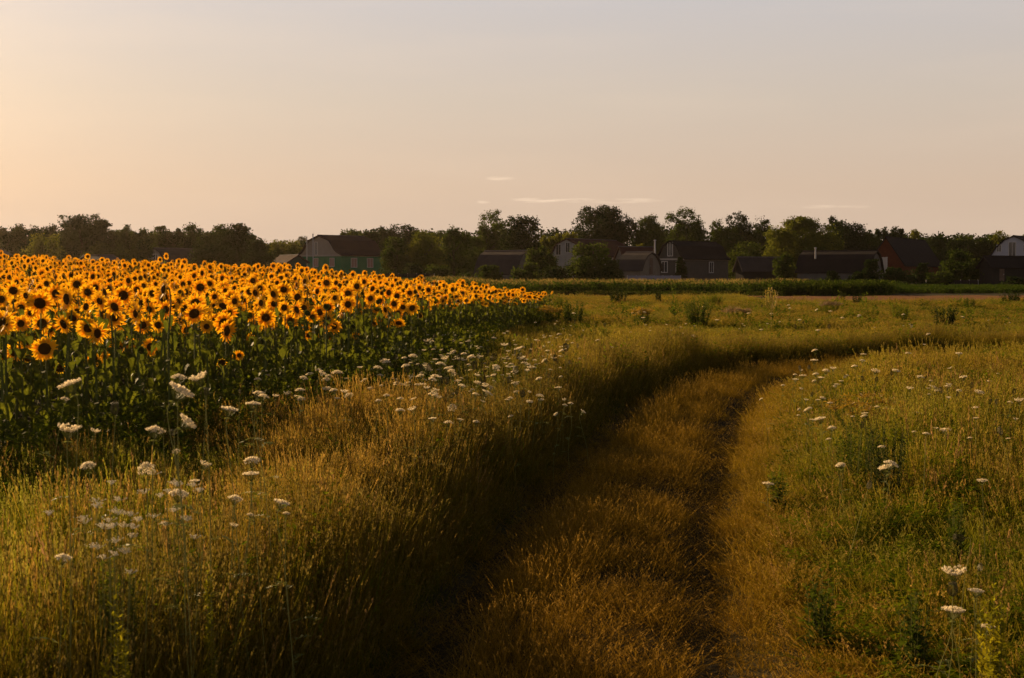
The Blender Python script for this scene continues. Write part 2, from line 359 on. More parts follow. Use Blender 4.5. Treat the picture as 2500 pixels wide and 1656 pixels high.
# weedy leaf tuft: small leaflets on branching stems
def weed(seed, n, rad, h, ls):
    r = RS(seed); mb = MB()
    for i in range(n):
        a = r.uniform(0, 6.28); q = rad * math.sqrt(r.uniform()); x, y = q * math.cos(a), q * math.sin(a); H = h * r.uniform(.55, 1); yaw = r.uniform(0, 6.28); ln = r.uniform(0, .3)
        mb.add([(x - .0015, y, 0), (x + .0015, y, 0), (x + math.cos(yaw) * ln * H, y + math.sin(yaw) * ln * H, H)], [(0, 1, 2)], 0)
        for k in range(14):
            t = r.uniform(.2, 1); c = np.array([x + math.cos(yaw) * ln * H * t, y + math.sin(yaw) * ln * H * t, H * t]); an = r.uniform(0, 6.28); L = ls * r.uniform(.6, 1.4) * (1.2 - t * .6); up = r.uniform(-.2, .9)
            d = np.array([math.cos(an) * math.cos(up), math.sin(an) * math.cos(up), math.sin(up)]); s_ = np.array([-math.sin(an), math.cos(an), 0]) * L * .2
            mb.add([c, c + d * L * .5 + s_, c + d * L, c + d * L * .5 - s_], [(0, 1, 2, 3)], 0, [.0, .1, .3, .1])
    return mb
T_weed = [weed(110 + i, 7, .14, 1.0, .09).mesh('weed_tuft', [M['grass']]) for i in range(4)]
T_weedf = [weed(120 + i, 8, .35, 1.0, .16).mesh('weed_tuft_far', [M['grass']]) for i in range(3)]

SUNF_EDGE = np.array([(-7.5, 9), (-5.2, 12.6), (-3.6, 15.6), (-2.5, 19), (-1.9, 25), (-1.9, 33), (-1.2, 42), (.2, 52), (1.9, 66)])   # the field lies left of this line
def in_field(x, y): return (x < np.interp(y, SUNF_EDGE[:, 1], SUNF_EDGE[:, 0])) & (y > 9) & (y < 66.5)
def sample(y0, y1, dens, seed, margin=1.3):
    """random ground points inside the (widened) view wedge"""
    r = RS(seed); k = .36 * margin; c = 1.2
    area = k * (y1 ** 2 - y0 ** 2) + 2 * c * (y1 - y0); n = int(area * dens)
    y = np.sqrt(r.uniform(y0 ** 2, y1 ** 2, n)); x = r.uniform(-1, 1, n) * (k * y + c)
    return x, y, r
def colmix(a, b, t): return np.array(a)[None] * (1 - t[:, None]) + np.array(b)[None] * t[:, None]
GREEN = (.060, .105, .006); YGREEN = (.21, .26, .010); OCHRE = (.26, .165, .014); STRAW = (.40, .24, .04); RUST = (.29, .155, .012); OLIVE = (.11, .10, .018)
def tints(x, y, s, r):
    n1 = np.clip(vnoise(x, y, 2.4, 5) * 1.5 + vnoise(x, y, .6, 6) * .7 - .62 + r.normal(0, .16, len(x)), 0, 1)
    n2 = np.clip(vnoise(x, y * .5, 5, 7) + r.normal(0, .15, len(x)), 0, 1)
    c = colmix(GREEN, OCHRE, n1); c = c * (1 - .5 * n2[:, None]) + np.array(YGREEN) * .5 * n2[:, None]
    # straw coloured stand left of the track
    st = .7 * ss(-1.6, -2.6, s) * ss(-.22, -.16, x / y) * ss(7.0, 9.5, y) * (1 - ss(15, 19, y)) * np.clip(n1 * 1.1 - .05, 0, 1)
    c = c * (1 - st[:, None]) + np.array(STRAW) * st[:, None]
    # rustier turf close to the track, ochre far meadow
    tr = (1 - ss(1.0, 2.2, np.abs(s))); c = c * (1 - tr[:, None] * .85) + colmix(RUST, OCHRE, n2 * .5) * tr[:, None] * .85
    fa = ss(30, 60, y) * .55 * np.clip(n1 + .2, 0, 1); c = c * (1 - fa[:, None]) + np.array((.22, .16, .02)) * fa[:, None]
    bank_shade = ss(-.95, -1.25, s) * ss(-3.0, -2.0, s) * np.clip(r.uniform(.3, 1.3, len(x)), 0, 1); c = c * (1 - bank_shade[:, None]) + np.array((.055, .065, .006)) * bank_shade[:, None]  # green left bank, its shaded face painted in as a darker tint
    nl = ss(-1.9, -2.6, s) * ss(13, 9, y) * .8 * np.clip(r.uniform(.2, 1.3, len(x)), 0, 1); c = c * (1 - nl[:, None]) + np.array((.26, .31, .012)) * nl[:, None]
    return c * r.uniform(.65, 1.35, len(x))[:, None]
def heights(x, y, s):
    n = vnoise(x, y, 1.3, 8) * .6 + vnoise(x, y, .45, 9) * .4
    h = np.where(s < 0, .20 + .32 * ss(-1.05, -1.45, s) - .14 * ss(-2.2, -4, s), .15 + .27 * ss(1.25, 3.4, s)) - .16 * ss(26, 60, y)
    h = h + .16 * ss(-1.5, -2.2, s) * (s < 0) * ss(8.5, 6, y)
    h = h * (.45 + 1.2 * n ** 1.3) * (1 + .5 * (vnoise(x, y, 3.1, 22) - .5))
    h = np.minimum(h, .07 + .9 * np.maximum(0, np.abs(np.abs(s) - .85) - .10 - .22 * vnoise(x, y, .5, 41)))
    h = np.where((np.abs(s) < .6), h * 1.15, h)
    return h
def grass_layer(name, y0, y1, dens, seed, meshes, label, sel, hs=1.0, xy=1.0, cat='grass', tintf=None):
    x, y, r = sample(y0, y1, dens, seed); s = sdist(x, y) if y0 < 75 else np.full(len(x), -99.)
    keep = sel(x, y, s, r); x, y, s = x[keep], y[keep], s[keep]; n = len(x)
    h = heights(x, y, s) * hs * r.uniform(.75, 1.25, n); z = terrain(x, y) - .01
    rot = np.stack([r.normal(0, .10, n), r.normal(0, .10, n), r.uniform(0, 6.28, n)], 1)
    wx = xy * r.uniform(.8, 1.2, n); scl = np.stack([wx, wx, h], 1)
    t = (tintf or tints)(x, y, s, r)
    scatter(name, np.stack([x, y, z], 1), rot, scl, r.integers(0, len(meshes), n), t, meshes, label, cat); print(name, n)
inf = lambda x, y: in_field(x, y)
turf = lambda x, y, s, r: (np.abs(s) < 1.9 + r.normal(0, .25, len(x))) & ((np.abs(np.abs(s) - .85) > .26) | (r.uniform(size=len(x)) < .8))
tall = lambda x, y, s, r: (np.abs(s) > 1.2 + r.normal(0, .12, len(x))) & ~inf(x, y) & (r.uniform(size=len(x)) < .35 + 1.1 * vnoise(x, y, .7, 31))
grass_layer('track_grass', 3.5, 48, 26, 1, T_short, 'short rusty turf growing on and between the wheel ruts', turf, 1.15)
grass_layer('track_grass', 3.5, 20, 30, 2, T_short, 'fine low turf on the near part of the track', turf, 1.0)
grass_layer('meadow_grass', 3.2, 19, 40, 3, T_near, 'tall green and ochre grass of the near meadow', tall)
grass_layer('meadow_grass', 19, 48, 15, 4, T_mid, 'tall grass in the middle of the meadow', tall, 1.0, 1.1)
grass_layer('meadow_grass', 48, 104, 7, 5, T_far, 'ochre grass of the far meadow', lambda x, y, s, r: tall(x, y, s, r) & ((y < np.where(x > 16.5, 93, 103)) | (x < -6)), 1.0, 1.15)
grass_layer('dry_grass', 5.5, 21, 20, 6, T_dry, 'straw coloured dry grass in seed beside the sunflowers', lambda x, y, s, r: (s < -1.9) & ~inf(x, y) & (r.uniform(size=len(x)) < .12 + .75 * ss(-.21, -.16, x / y) * ss(6.5, 9, y) * (1 - ss(15, 19, y))), 1.12,
            tintf=lambda x, y, s, r: colmix(STRAW, OCHRE, r.uniform(0, 1, len(x))))
grass_layer('weeds', 3.2, 24, 24, 7, T_weed, 'low leafy weeds mixed into the near meadow', lambda x, y, s, r: (np.abs(s) > 1.6) & ~inf(x, y) & (vnoise(x, y, 1.1, 12) > .36), 1.15, 1.0, 'weeds',
            tintf=lambda x, y, s, r: colmix(GREEN, YGREEN, r.uniform(0, 1, len(x))))
grass_layer('weeds', 24, 90, 3.5, 8, T_weedf, 'leafy weeds mixed into the far meadow', lambda x, y, s, r: (np.abs(s) > 1.6) & ~inf(x, y) & (vnoise(x, y, 3, 13) > .40), 1.35, 1.0, 'weeds',
            tintf=lambda x, y, s, r: colmix(GREEN, YGREEN, r.uniform(0, 1, len(x))))

x, y, r = sample(30, 84, .10, 61); s = sdist(x, y); k = (np.abs(s) > 2.4) & ~inf(x + 1, y); x, y = x[k], y[k]; n = len(x)
h = r.uniform(.45, 1.05, n) * (.7 + .5 * ss(40, 75, y)); w_ = r.uniform(.8, 1.5, n)
scatter('weeds', np.stack([x, y, terrain(x, y)], 1), np.stack([0 * x, 0 * x, r.uniform(0, 6.28, n)], 1), np.stack([w_, w_, h], 1), r.integers(0, 3, n), colmix((.05, .09, .008), (.15, .19, .012), r.uniform(0, 1, n)), T_weedf, 'taller green weeds dotted through the far meadow', 'weeds')

T_broad = [tuft(140 + i, 9, .10, .25, .95, .015, .9, 0, .1, 4).mesh('broad_tuft', [M['grass'], M['seed']]) for i in range(4)]
T_pan = [tuft(150 + i, 2, .12, .4, .8, .008, .5, 5, .17, 3).mesh('panicle_tuft', [M['grass'], M['seed']]) for i in range(4)]
grass_layer('broad_grass', 3.2, 20, 20, 81, T_broad, 'broad bladed grass clumps in the near meadow', lambda x, y, s, r: (np.abs(s) > 1.35) & ~inf(x, y) & (vnoise(x, y, .9, 33) > .25), 1.2, 1.0, 'grass', tintf=lambda x, y, s, r: colmix(GREEN, YGREEN, r.uniform(0, 1.0, len(x))))
grass_layer('seeding_grass', 3.2, 30, 7, 82, T_pan, 'tall grass stalks with brown seed heads above the meadow', lambda x, y, s, r: (np.abs(s) > 1.3) & ~inf(x, y) & (vnoise(x, y, 1.5, 34) > .3), 1.35, 1.0, 'grass', tintf=lambda x, y, s, r: colmix(OCHRE, (.20, .11, .05), r.uniform(0, 1, len(x))))
grass_layer('verge_grass', 4, 46, 22, 83, T_mid, 'dense green grass on the left bank of the track, tinted dark for shade', lambda x, y, s, r: (s < -1.1) & (s > -2.1), .95, .8, 'grass', tintf=lambda x, y, s, r: colmix((.05, .06, .006), (.09, .10, .008), r.uniform(0, 1, len(x))))  # green verge grass, darkened in colour to stand for the bank's shade
# ------------------------------------------------------------------ sunflowers
def head_parts(seed, kind):
    """meshes of one head, facing -Y, centre of the disc at the origin, petal span 1"""
    r = RS(seed); disc = MB(); pet = MB(); sep = MB()
    rd = {'open': .205, 'big': .25, 'ragged': .24, 'bud': .30, 'old': .31}[kind]
    n = 16; V = [(0, -.05, 0)]
    for j, (rr, yy) in enumerate(((.45, -.055), (.8, -.045), (1, -.0), (.85, .06), (.3, .11))):
        for k in range(n):
            a = 2 * math.pi * k / n; q = rd * rr * (1 + r.uniform(-.03, .03)); V.append((q * math.cos(a), yy, q * math.sin(a)))
    Fc = [(0, 1 + k, 1 + (k + 1) % n) for k in range(n)] + [(1 + j * n + k, 1 + (j + 1) * n + k, 1 + (j + 1) * n + (k + 1) % n, 1 + j * n + (k + 1) % n) for j in range(4) for k in range(n)]
    disc.add(V, Fc)
    if kind != 'bud' :
        cnt = {'open': 46, 'big': 52, 'ragged': 38, 'old': 14}[kind]
        for i in range(cnt):
            a = 2 * math.pi * (i + r.uniform(-.35, .35)) / cnt; L = r.uniform(.25, .36) if kind != 'old' else r.uniform(.08, .2)
            wd = r.uniform(.035, .055); tl = r.uniform(-.55, .75) if kind != 'ragged' else r.uniform(-.6, .9); a2 = a + r.uniform(-.16, .16)
            d = np.array([math.cos(a), 0, math.sin(a)]); d2 = np.array([math.cos(a2), 0, math.sin(a2)]); s = np.array([-math.sin(a), 0, math.cos(a)]) * wd
            yv = np.array([0, -1, 0]); p0 = d * rd * .85; p1 = p0 + d2 * L * .45 + yv * math.sin(tl) * L * .35 - yv * .01; p2 = p1 + d2 * L * .35 + yv * math.sin(tl * 1.4) * L * .3; p3 = p2 + d2 * L * .22 + yv * math.sin(tl * 2) * L * .2
            pet.add([p0 - s * .6, p0 + s * .6, p1 - s, p1 + s, p2 - s * .8, p2 + s * .8, p3], [(0, 1, 3, 2), (2, 3, 5, 4), (4, 5, 6)])
    for i in range(16):
        a = 2 * math.pi * (i + r.uniform(-.3, .3)) / 16; L = r.uniform(.14, .22) * (1.3 if kind == 'bud' else 1); tl = .5 if kind != 'bud' else -.5
        d = np.array([math.cos(a), 0, math.sin(a)]); s = np.array([-math.sin(a), 0, math.cos(a)]) * .055; p0 = d * rd * .8 + np.array([0, .03, 0]); p1 = p0 + d * L * math.cos(tl) * .6 + np.array([0, .05 * tl, 0]); p2 = p0 + d * L * math.cos(tl) + np.array([0, L * math.sin(tl) * .4, 0])
        sep.add([p0 - s, p0 + s, p1 + s * .6, p1 - s * .6, p2], [(0, 1, 2, 3), (3, 2, 4)])
    return disc, pet, sep
def sleaf(mb, c, yaw, L, droop, mi=0):
    d = np.array([math.cos(yaw), math.sin(yaw), 0]); s = np.array([-d[1], d[0], 0]); up = np.array([0, 0, 1.])
    prof = [(0, .03), (.12, .34), (.4, .42), (.75, .22), (1, 0)]; V = []; an = .35; p = np.array(c, float); last = 0
    for t, w_ in prof:
        st = (t - last) * L; last = t; p = p + (d * math.cos(an) + up * math.sin(an)) * st; an -= droop * .55
        V += [p - s * w_ * L * 1.0 + up * w_ * L * .18, p, p + s * w_ * L * 1.0 + up * w_ * L * .18]
    Fc = []
    for i in range(len(prof) - 1):
        for k in (0, 1): Fc.append((3 * i + k, 3 * i + k + 1, 3 * i + 3 + k + 1, 3 * i + 3 + k))
    mb.add(V, Fc, mi)
def plant_parts(seed):
    """stem and leaves of a plant whose stem ends at height 1"""
    r = RS(seed); st = MB(); lf = MB(); bx, by = r.uniform(-.03, .03, 2)
    P = [(0, 0, -.08), (bx, by, .3), (bx * .5, by, .7), (0, .03, .93), (0, .015, 1.0), (0, -.02, 1.015)]; st.tube(P, [.014, .013, .012, .009, .008, .010], 5)
    k = 12; a0 = r.uniform(0, 6.28)
    for i in range(k):
        z = .12 + .80 * i / k + r.uniform(-.02, .02); yaw = a0 + i * 2.4 + r.uniform(-.3, .3); pl = r.uniform(.05, .11)
        c = np.array([bx * .8 + math.cos(yaw) * pl, by * .8 + math.sin(yaw) * pl, z + pl * .4]); st.tube([(bx * .8, by * .8, z), c], .003, 3, 0, False)
        sleaf(lf, c, yaw, r.uniform(.11, .20) * (1 - .35 * abs(i / k - .4)), r.uniform(.4, 1.1))
    return st, lf
KINDS = ['open', 'open', 'open', 'big', 'ragged', 'open', 'bud', 'old']
HP = []
for i, k in enumerate(KINDS):
    d, p, s = head_parts(200 + i, k)
    HP.append((d.mesh('disc', M['discg'] if k == 'bud' else M['disc'], True), p.mesh('petals', M['petal']) if p.v else None, s.mesh('sepals', M['sepal'])))
PP = [tuple(a.mesh(n, m) for a, n, m in zip(plant_parts(220 + i), ('stem', 'leaves'), (M['sstem'], M['sleaf']))) for i in range(5)]
SG = 'sunflowers standing in the field'
SEEN = set()
def uniq(lab):
    return lab
def sunflower(x, y, ztop, size, kind, yaw, tilt, v, label, group=SG):
    g = gz(x, y); H = ztop - g
    t = thing('sunflower', label, 'sunflower', (x, y, g), yaw, group)
    st = put('stem', PP[v][0], t); st.scale = (1, 1, H); lf = put('leaves', PP[v][1], t); lf.scale = (1, 1, H)
    d = put('flower_head', HP[kind][0], t, (0, -.05, H)); qx = int(abs(x * 977 + y * 131)); d.scale = (size * (1 + .012 * (qx % 13 - 6)), size, size * (1 + .012 * (qx % 11 - 5))); d.rotation_euler = (tilt, qx % 628 / 100, 0)
    if HP[kind][1]: put('petals', HP[kind][1], d)
    put('sepals', HP[kind][2], d)
    return t
def src(z, x0, y0, k): return [(x0 + a * k, y0 + b * k, c * k) + tuple(d) for a, b, c, *d in z]
K1 = 700 / 2367
hand = src([(375, 850, 170, 3), (130, 880, 150), (38, 905, 120), (238, 795, 125), (790, 935, 125, 4), (885, 920, 105), (868, 815, 90), (953, 770, 105), (985, 840, 85), (1050, 800, 90), (1125, 800, 90), (1243, 835, 135), (1285, 745, 110, 4),
  (1178, 655, 130), (1548, 695, 110), (2068, 770, 100), (1840, 965, 90, 7), (1915, 900, 70), (1972, 905, 75), (512, 1010, 100, 7), (250, 930, 80, 7), (705, 670, 150, 3), (410, 690, 120), (555, 675, 90), (95, 740, 105), (465, 620, 120),
  (20, 655, 130), (950, 590, 150), (1375, 610, 130), (1605, 560, 145, 3), (1665, 620, 120), (1775, 570, 90), (1810, 660, 90), (1865, 600, 90), (2130, 650, 100), (2228, 640, 115), (575, 440, 165, 3), (475, 395, 150), (640, 320, 135), (725, 385, 125),
  (1020, 410, 140, 3), (1090, 515, 120), (1240, 525, 115), (865, 515, 100), (930, 465, 90), (295, 690, 100, 4), (640, 620, 105), (225, 450, 100), (110, 560, 130), (235, 570, 110), (30, 545, 120), (300, 600, 120)], 0, 600, K1)
hand += src([(495, 680, 75), (520, 740, 85), (640, 660, 90), (725, 665, 115), (648, 740, 92), (702, 742, 92), (913, 745, 60), (375, 620, 120), (555, 680, 50, 7), (845, 485, 112), (930, 560, 82), (1105, 595, 82), (1180, 568, 82), (1178, 630, 85), (1255, 555, 85),
  (1295, 580, 75), (1298, 530, 60), (1060, 640, 62), (1437, 575, 75, 7), (1370, 515, 105), (1690, 478, 60), (1108, 455, 85), (1010, 545, 65), (785, 565, 72), (685, 600, 82), (820, 550, 80), (895, 500, 90), (970, 480, 90), (480, 520, 115, 3), (410, 540, 100), (1225, 480, 90),
  (1350, 390, 80), (1310, 375, 75), (1510, 365, 80), (1790, 390, 60), (1720, 385, 55), (1610, 400, 55), (1510, 465, 70), (1335, 440, 60), (1400, 435, 60), (920, 335, 100), (505, 340, 95), (235, 480, 110), (195, 565, 110), (60, 290, 100), (125, 350, 90), (1950, 420, 45), (2170, 400, 50), (2085, 412, 35), (2135, 462, 30), (2180, 480, 30), (1855, 462, 40)], 600, 600, K1)
r = RS(5); sun = []
for h in hand:
    px, py, w_ = h[:3]; D = .215 * F / w_
    k = h[3] if len(h) > 3 else int(r.choice([0, 1, 2, 5]))
    lo_ = None
    for _ in range(60):                       # slide along the ray until the stem is of a believable length
        p = atd(px, py, D); hh = p[2] - gz(p[0], p[1])
        if hh > 1.85: D *= 1.012
        elif hh < .95: D *= .988
        else: break
    p = atd(px, py, D); sun.append([p[0], p[1], p[2], w_ * D / F * 1.08, k, True, px, py])
hx = np.array([s[0] for s in sun]); hy = np.array([s[1] for s in sun])
# the rest of the field in loose rows
rows = []
cand = RS(6).uniform(0, 1, (20000, 2)); cy = np.sqrt(12 ** 2 + cand[:, 1] * (66 ** 2 - 12 ** 2)); ex_ = np.interp(cy, SUNF_EDGE[:, 1], SUNF_EDGE[:, 0]); cx = ex_ - cand[:, 0] * (.50 * cy + ex_)
ok = in_field(cx + .35 * (cy < 35), cy); cx, cy = cx[ok], cy[ok]
px_ = [(a, b) for a, b in zip(hx, hy)]; grid = {}
def near(x, y, d):
    i, j = int(x // .5), int(y // .5)
    return any((x - a) ** 2 + (y - b) ** 2 < d * d for di in (-1, 0, 1) for dj in (-1, 0, 1) for a, b in grid.get((i + di, j + dj), ()))
for a, b in px_: grid.setdefault((int(a // .5), int(b // .5)), []).append((a, b))
field = []
for x, y in zip(cx, cy):
    if near(x, y, .37 - .07 * (y > 30)): continue
    grid.setdefault((int(x // .5), int(y // .5)), []).append((x, y)); field.append((x, y))
FG = terrain(np.array([f[0] for f in field]), np.array([f[1] for f in field]))
r = RS(7); rest = []
for (x, y), g in zip(field, FG):
    edge = np.interp(y, SUNF_EDGE[:, 1], SUNF_EDGE[:, 0]) - x
    H = r.normal(1.56, .13) - .32 * max(0, 1 - edge / 1.6) * r.uniform(0, 1) - .22 * min(1, max(0, (y - 40) / 20)) * min(1, max(0, 1 - edge / 8))
    u = r.uniform(); k = 6 if u < .05 + .3 * max(0, 1 - edge / 1.5) else 7 if u < .10 else 4 if u < .34 else 3 if u < .42 else int(r.choice([0, 1, 2, 5]))
    rest.append([x, y, g + H, r.uniform(.165, .255) * (.55 if k in (6, 7) else 1), k, False, 0, 0])
rest.sort(key=lambda s: s[1])
vis = [s for s in rest if abs(project(s[:3])[0] - 1250) < 1290]
ind = vis[:300 - len(sun)]; idset = set(id(s) for s in ind)
LOOK = {0: 'open sunflower', 1: 'open sunflower', 2: 'open sunflower', 5: 'open sunflower', 3: 'large sunflower', 4: 'ragged petalled sunflower', 6: 'green unopened sunflower', 7: 'spent sunflower'}
used = {}
zonex = [(0, 'at the left edge of the photo'), (130, 'behind the leftmost front cluster'), (300, 'in line with the low grey roof'), (430, 'in line with the arched barn gable'), (560, 'in line with the dark barn roof'), (700, 'in line with the teal shed'), (790, 'below the pale gable of the green house'), (880, 'below the green side wall'), (960, 'below the bushes right of the green house'), (1080, 'where the field narrows'), (1190, 'on the thin far tip of the field')]
zoney = [(-1, 'high against the trees'), (668, 'in the upper crowd'), (705, 'in the middle crowd'), (745, 'low in the crowd'), (785, 'on the ragged front edge'), (830, 'standing lowest of all')]
SMALL = [i for i, s in enumerate(sun) if abs(s[6] - (600 + 913 * K1)) < .5][0]
handlab = {0: 'biggest full sunflower of the front row, far left on a bare stem', 1: 'broad sunflower second to the left of the biggest front one', 2: 'sunflower at the left photo edge in the lowest front group', 3: 'sunflower above and between the two lowest left ones', 4: 'left head of the low touching pair of sunflowers', 5: 'right head of the low touching pair of sunflowers',
  11: 'round sunflower at the right end of the front cluster of five', 13: 'perfectly round sunflower standing free above the front cluster', 14: 'sunflower hanging from the crowd above dark leaves', 15: 'lone sunflower in front of the dark leaves', 16: 'dim drooping sunflower low beside the white umbels', 17: 'left one of the sideways facing low pair', 18: 'right one of the sideways facing low pair', 19: 'faded yellow green head hanging low under the front row', SMALL: 'tiny lone sunflower low before the dark foliage, left of the grey green weeds'}
for i, s in enumerate(sun + ind):
    px, py = project(s[:3])
    za = [t for a, t in zonex if px >= a][-1] if px >= 0 else zonex[0][1]; zb = [t for a, t in zoney if py >= a][-1]
    lab = handlab.get(i) or '%s %s, %s' % (LOOK[s[4]], zb, za)
    lab = ' '.join(lab.split()[:16])
    rr = RS(3000 + i); yaw = rr.normal(.10, .7) if not s[5] else rr.normal(.05, .22); yaw += (rr.uniform() < .08) * 2.4 * (not s[5]); tilt = rr.normal(.26, .22) if s[4] != 7 else .8
    if i in (17,): yaw = 1.0
    sunflower(s[0], s[1], s[2], s[3] / .92 * (1.0), s[4], yaw, tilt, i % 5, lab)
far = [s for s in rest if id(s) not in idset and (s in vis[300 - len(sun):] or s[1] > 14)]
whole = []
for v in range(8):
    k = [0, 1, 2, 5, 3, 4, 7, 6][v]; mb = MB(); H = 1.55
    for (a, mi) in ((plant_parts(240 + v)[0], 0), (plant_parts(240 + v)[1], 1)): mb.add([(p[0], p[1], p[2] * H) for p in a.v], a.f, mi)
    hd = head_parts(260 + v, KINDS[k]); sz = .235 * (.6 if k in (6, 7) else 1); Rm = rotm(.18, 0, 0)
    for a, mi in zip(hd, (2, 3, 4)):
        if a.v: mb.add([tuple(Rm @ (np.array(p) * sz) + np.array([0, -.05, H])) for p in a.v], a.f, mi)
    whole.append(mb.mesh('sunflower_plant', [M['sstem'], M['sleaf'], M['disc'], M['petal'], M['sepal']]))
rr = RS(11); n = len(far); P = np.array([(s[0], s[1], 0) for s in far]); P[:, 2] = terrain(P[:, 0], P[:, 1])
H = np.array([s[2] for s in far]) - P[:, 2]; rot = np.stack([rr.normal(.05, .12, n), rr.normal(0, .1, n), rr.normal(.10, .75, n)], 1); xs_ = rr.uniform(.85, 1.2, n)
scatter('sunflower_field', P, rot, np.stack([xs_, xs_, H / 1.55], 1), np.minimum(rr.integers(0, 20, n) % 8, rr.integers(2, 8, n)), np.ones((n, 3)), whole, 'packed mass of sunflowers filling the back of the field up to its crest', 'sunflowers')
print('sunflowers', len(sun), len(ind), n)
# leafy wall at the open right end of the field
def leafplant(seed, n, rad, h, L):
    r_ = RS(seed); mb = MB()
    for i in range(n):
        a = r_.uniform(0, 6.28); q = rad * math.sqrt(r_.uniform()); x, y = q * math.cos(a), q * math.sin(a); H = h * r_.uniform(.6, 1)
        mb.tube([(x, y, 0), (x * 1.2, y * 1.2, H)], .006, 3, 0, False)
        for k in range(11): sleaf(mb, (x, y, H * r_.uniform(.12, 1)), r_.uniform(0, 6.28), L * r_.uniform(.5, 1.1), r_.uniform(.3, 1.2), 0)
    return mb.mesh('leafy_clump', [M['sleaf']])
lp = [leafplant(300 + i, 3, .2, 1.0, .15) for i in range(3)]
x, y, r = sample(13, 60, 9, 21, 1.1); e_ = np.interp(y, SUNF_EDGE[:, 1], SUNF_EDGE[:, 0]) - x
k = (e_ > -.4 - .9 * (y > 24) * (y < 33)) & (e_ < .9) & (y < 40); x, y = x[k], y[k]; n = len(x)
h = r.uniform(.75, 1.15, n) * np.interp(y, [13, 20, 30, 42, 60], [.85, .95, .95, .55, .4])
scatter('field_edge_foliage', np.stack([x, y, terrain(x, y)], 1), np.stack([0 * x, 0 * x, r.uniform(0, 6.28, n)], 1), np.stack([h, h, h], 1), r.integers(0, 3, n), np.ones((n, 3)), lp, 'dark leafy foliage along the ragged front edge of the sunflower field', 'foliage')
x, y, r = sample(11, 40, 30, 23, 1.1); e_ = np.interp(y, SUNF_EDGE[:, 1], SUNF_EDGE[:, 0]) - x
k = (e_ > -1.2) & (e_ < .5); x, y = x[k], y[k]; n = len(x); h = r.uniform(.3, 1.0, n) ** 1.3
scatter('field_edge_weeds', np.stack([x, y, terrain(x, y)], 1), np.stack([r.normal(0, .1, n), 0 * x, r.uniform(0, 6.28, n)], 1), np.stack([h * 1.3, h * 1.3, h], 1), r.integers(0, 4, n), colmix((.05, .08, .008), (.17, .20, .012), r.uniform(0, 1, n)), T_weed, 'thin yellow green weeds growing up in front of the sunflower stalks', 'weeds')
# ------------------------------------------------------------------ wild carrots
def umbel(seed, kind):
    """white florets and green rays of one umbel of span 1 on top of the origin"""
    r = RS(seed); fl = MB(); ry = MB(); n = 34
    for i in range(n):
        q = math.sqrt((i + .5) / n) * .46; a = i * 2.4 + r.uniform(-.15, .15)
        z = {'flat': .30 + .03 * math.cos(q * 9), 'dome': .36 - q * q * .55, 'cup': .22 + q * q * .75}[kind] + r.uniform(-.012, .012)
        c = np.array([q * math.cos(a), q * math.sin(a), z]); rr = r.uniform(.055, .085)
        ry.tube([(0, 0, 0), c * np.array([.55, .55, .45]), c - np.array([0, 0, .03])], .0065, 3, 0, False)
        for k in range(8):
            an = k * 2.4 + r.uniform(0, 1); q2 = rr * math.sqrt((k + .3) / 8); p = c + np.array([q2 * math.cos(an), q2 * math.sin(an), r.uniform(.0, .03) - q2 * .25]); s = r.uniform(.020, .031); tl = r.uniform(-1.1, 1.1, 2)
            m = 5; V = [p + np.array([s * math.cos(2 * math.pi * j / m), s * math.sin(2 * math.pi * j / m), s * (tl[0] * math.cos(2 * math.pi * j / m) + tl[1] * math.sin(2 * math.pi * j / m))]) for j in range(m)]
            fl.add([p - np.array([0, 0, s * .8])] + V, [(0, 1 + j, 1 + (j + 1) % m) for j in range(m)] + [tuple(range(1, m + 1))])
    for i in range(9):
        a = i * .7; d = np.array([math.cos(a), math.sin(a), 0]); ry.add([(0, 0, -.01), d * .12 + (0, 0, -.01), d * .22 + np.array([0, 0, -.05])], [(0, 1, 2)])
    return fl, ry
def nest(seed):
    r = RS(seed); fl = MB(); ry = MB(); n = 30
    for i in range(n):
        a = i * 2 * math.pi / n + r.uniform(-.08, .08); b = r.uniform(.75, 1.05); d = np.array([math.cos(a), math.sin(a), 0])
        P = [d * 0, d * .22 * b + (0, 0, .10), d * .34 * b + (0, 0, .34), d * .26 * b + (0, 0, .62), d * r.uniform(.03, .2) + np.array([0, 0, .82])]
        ry.tube([np.array(p) for p in P], [.012, .014, .014, .012, .006], 3, 0, False)
        for k in range(5):
            p = np.array(P[3]) * .6 + np.array(P[4]) * .4 + r.uniform(-.06, .06, 3); s = .028
            fl.add([p + (s, 0, 0), p + (0, s, 0), p + (-s, 0, s), p + (0, -s, s * .5)], [(0, 1, 2), (0, 2, 3), (1, 2, 3), (0, 1, 3)])
    return fl, ry
UM = []
for i, k in enumerate(['flat', 'dome', 'cup', 'flat', 'dome', 'cup']):
    f_, y_ = umbel(400 + i, k); UM.append((f_.mesh('florets', M['white']), y_.mesh('rays', M['rays'])))
for i in range(2):
    f_, y_ = nest(410 + i); UM.append((f_.mesh('seeds', M['nest']), y_.mesh('rays', M['nest'])))
CG = 'wild carrots flowering in the meadow'
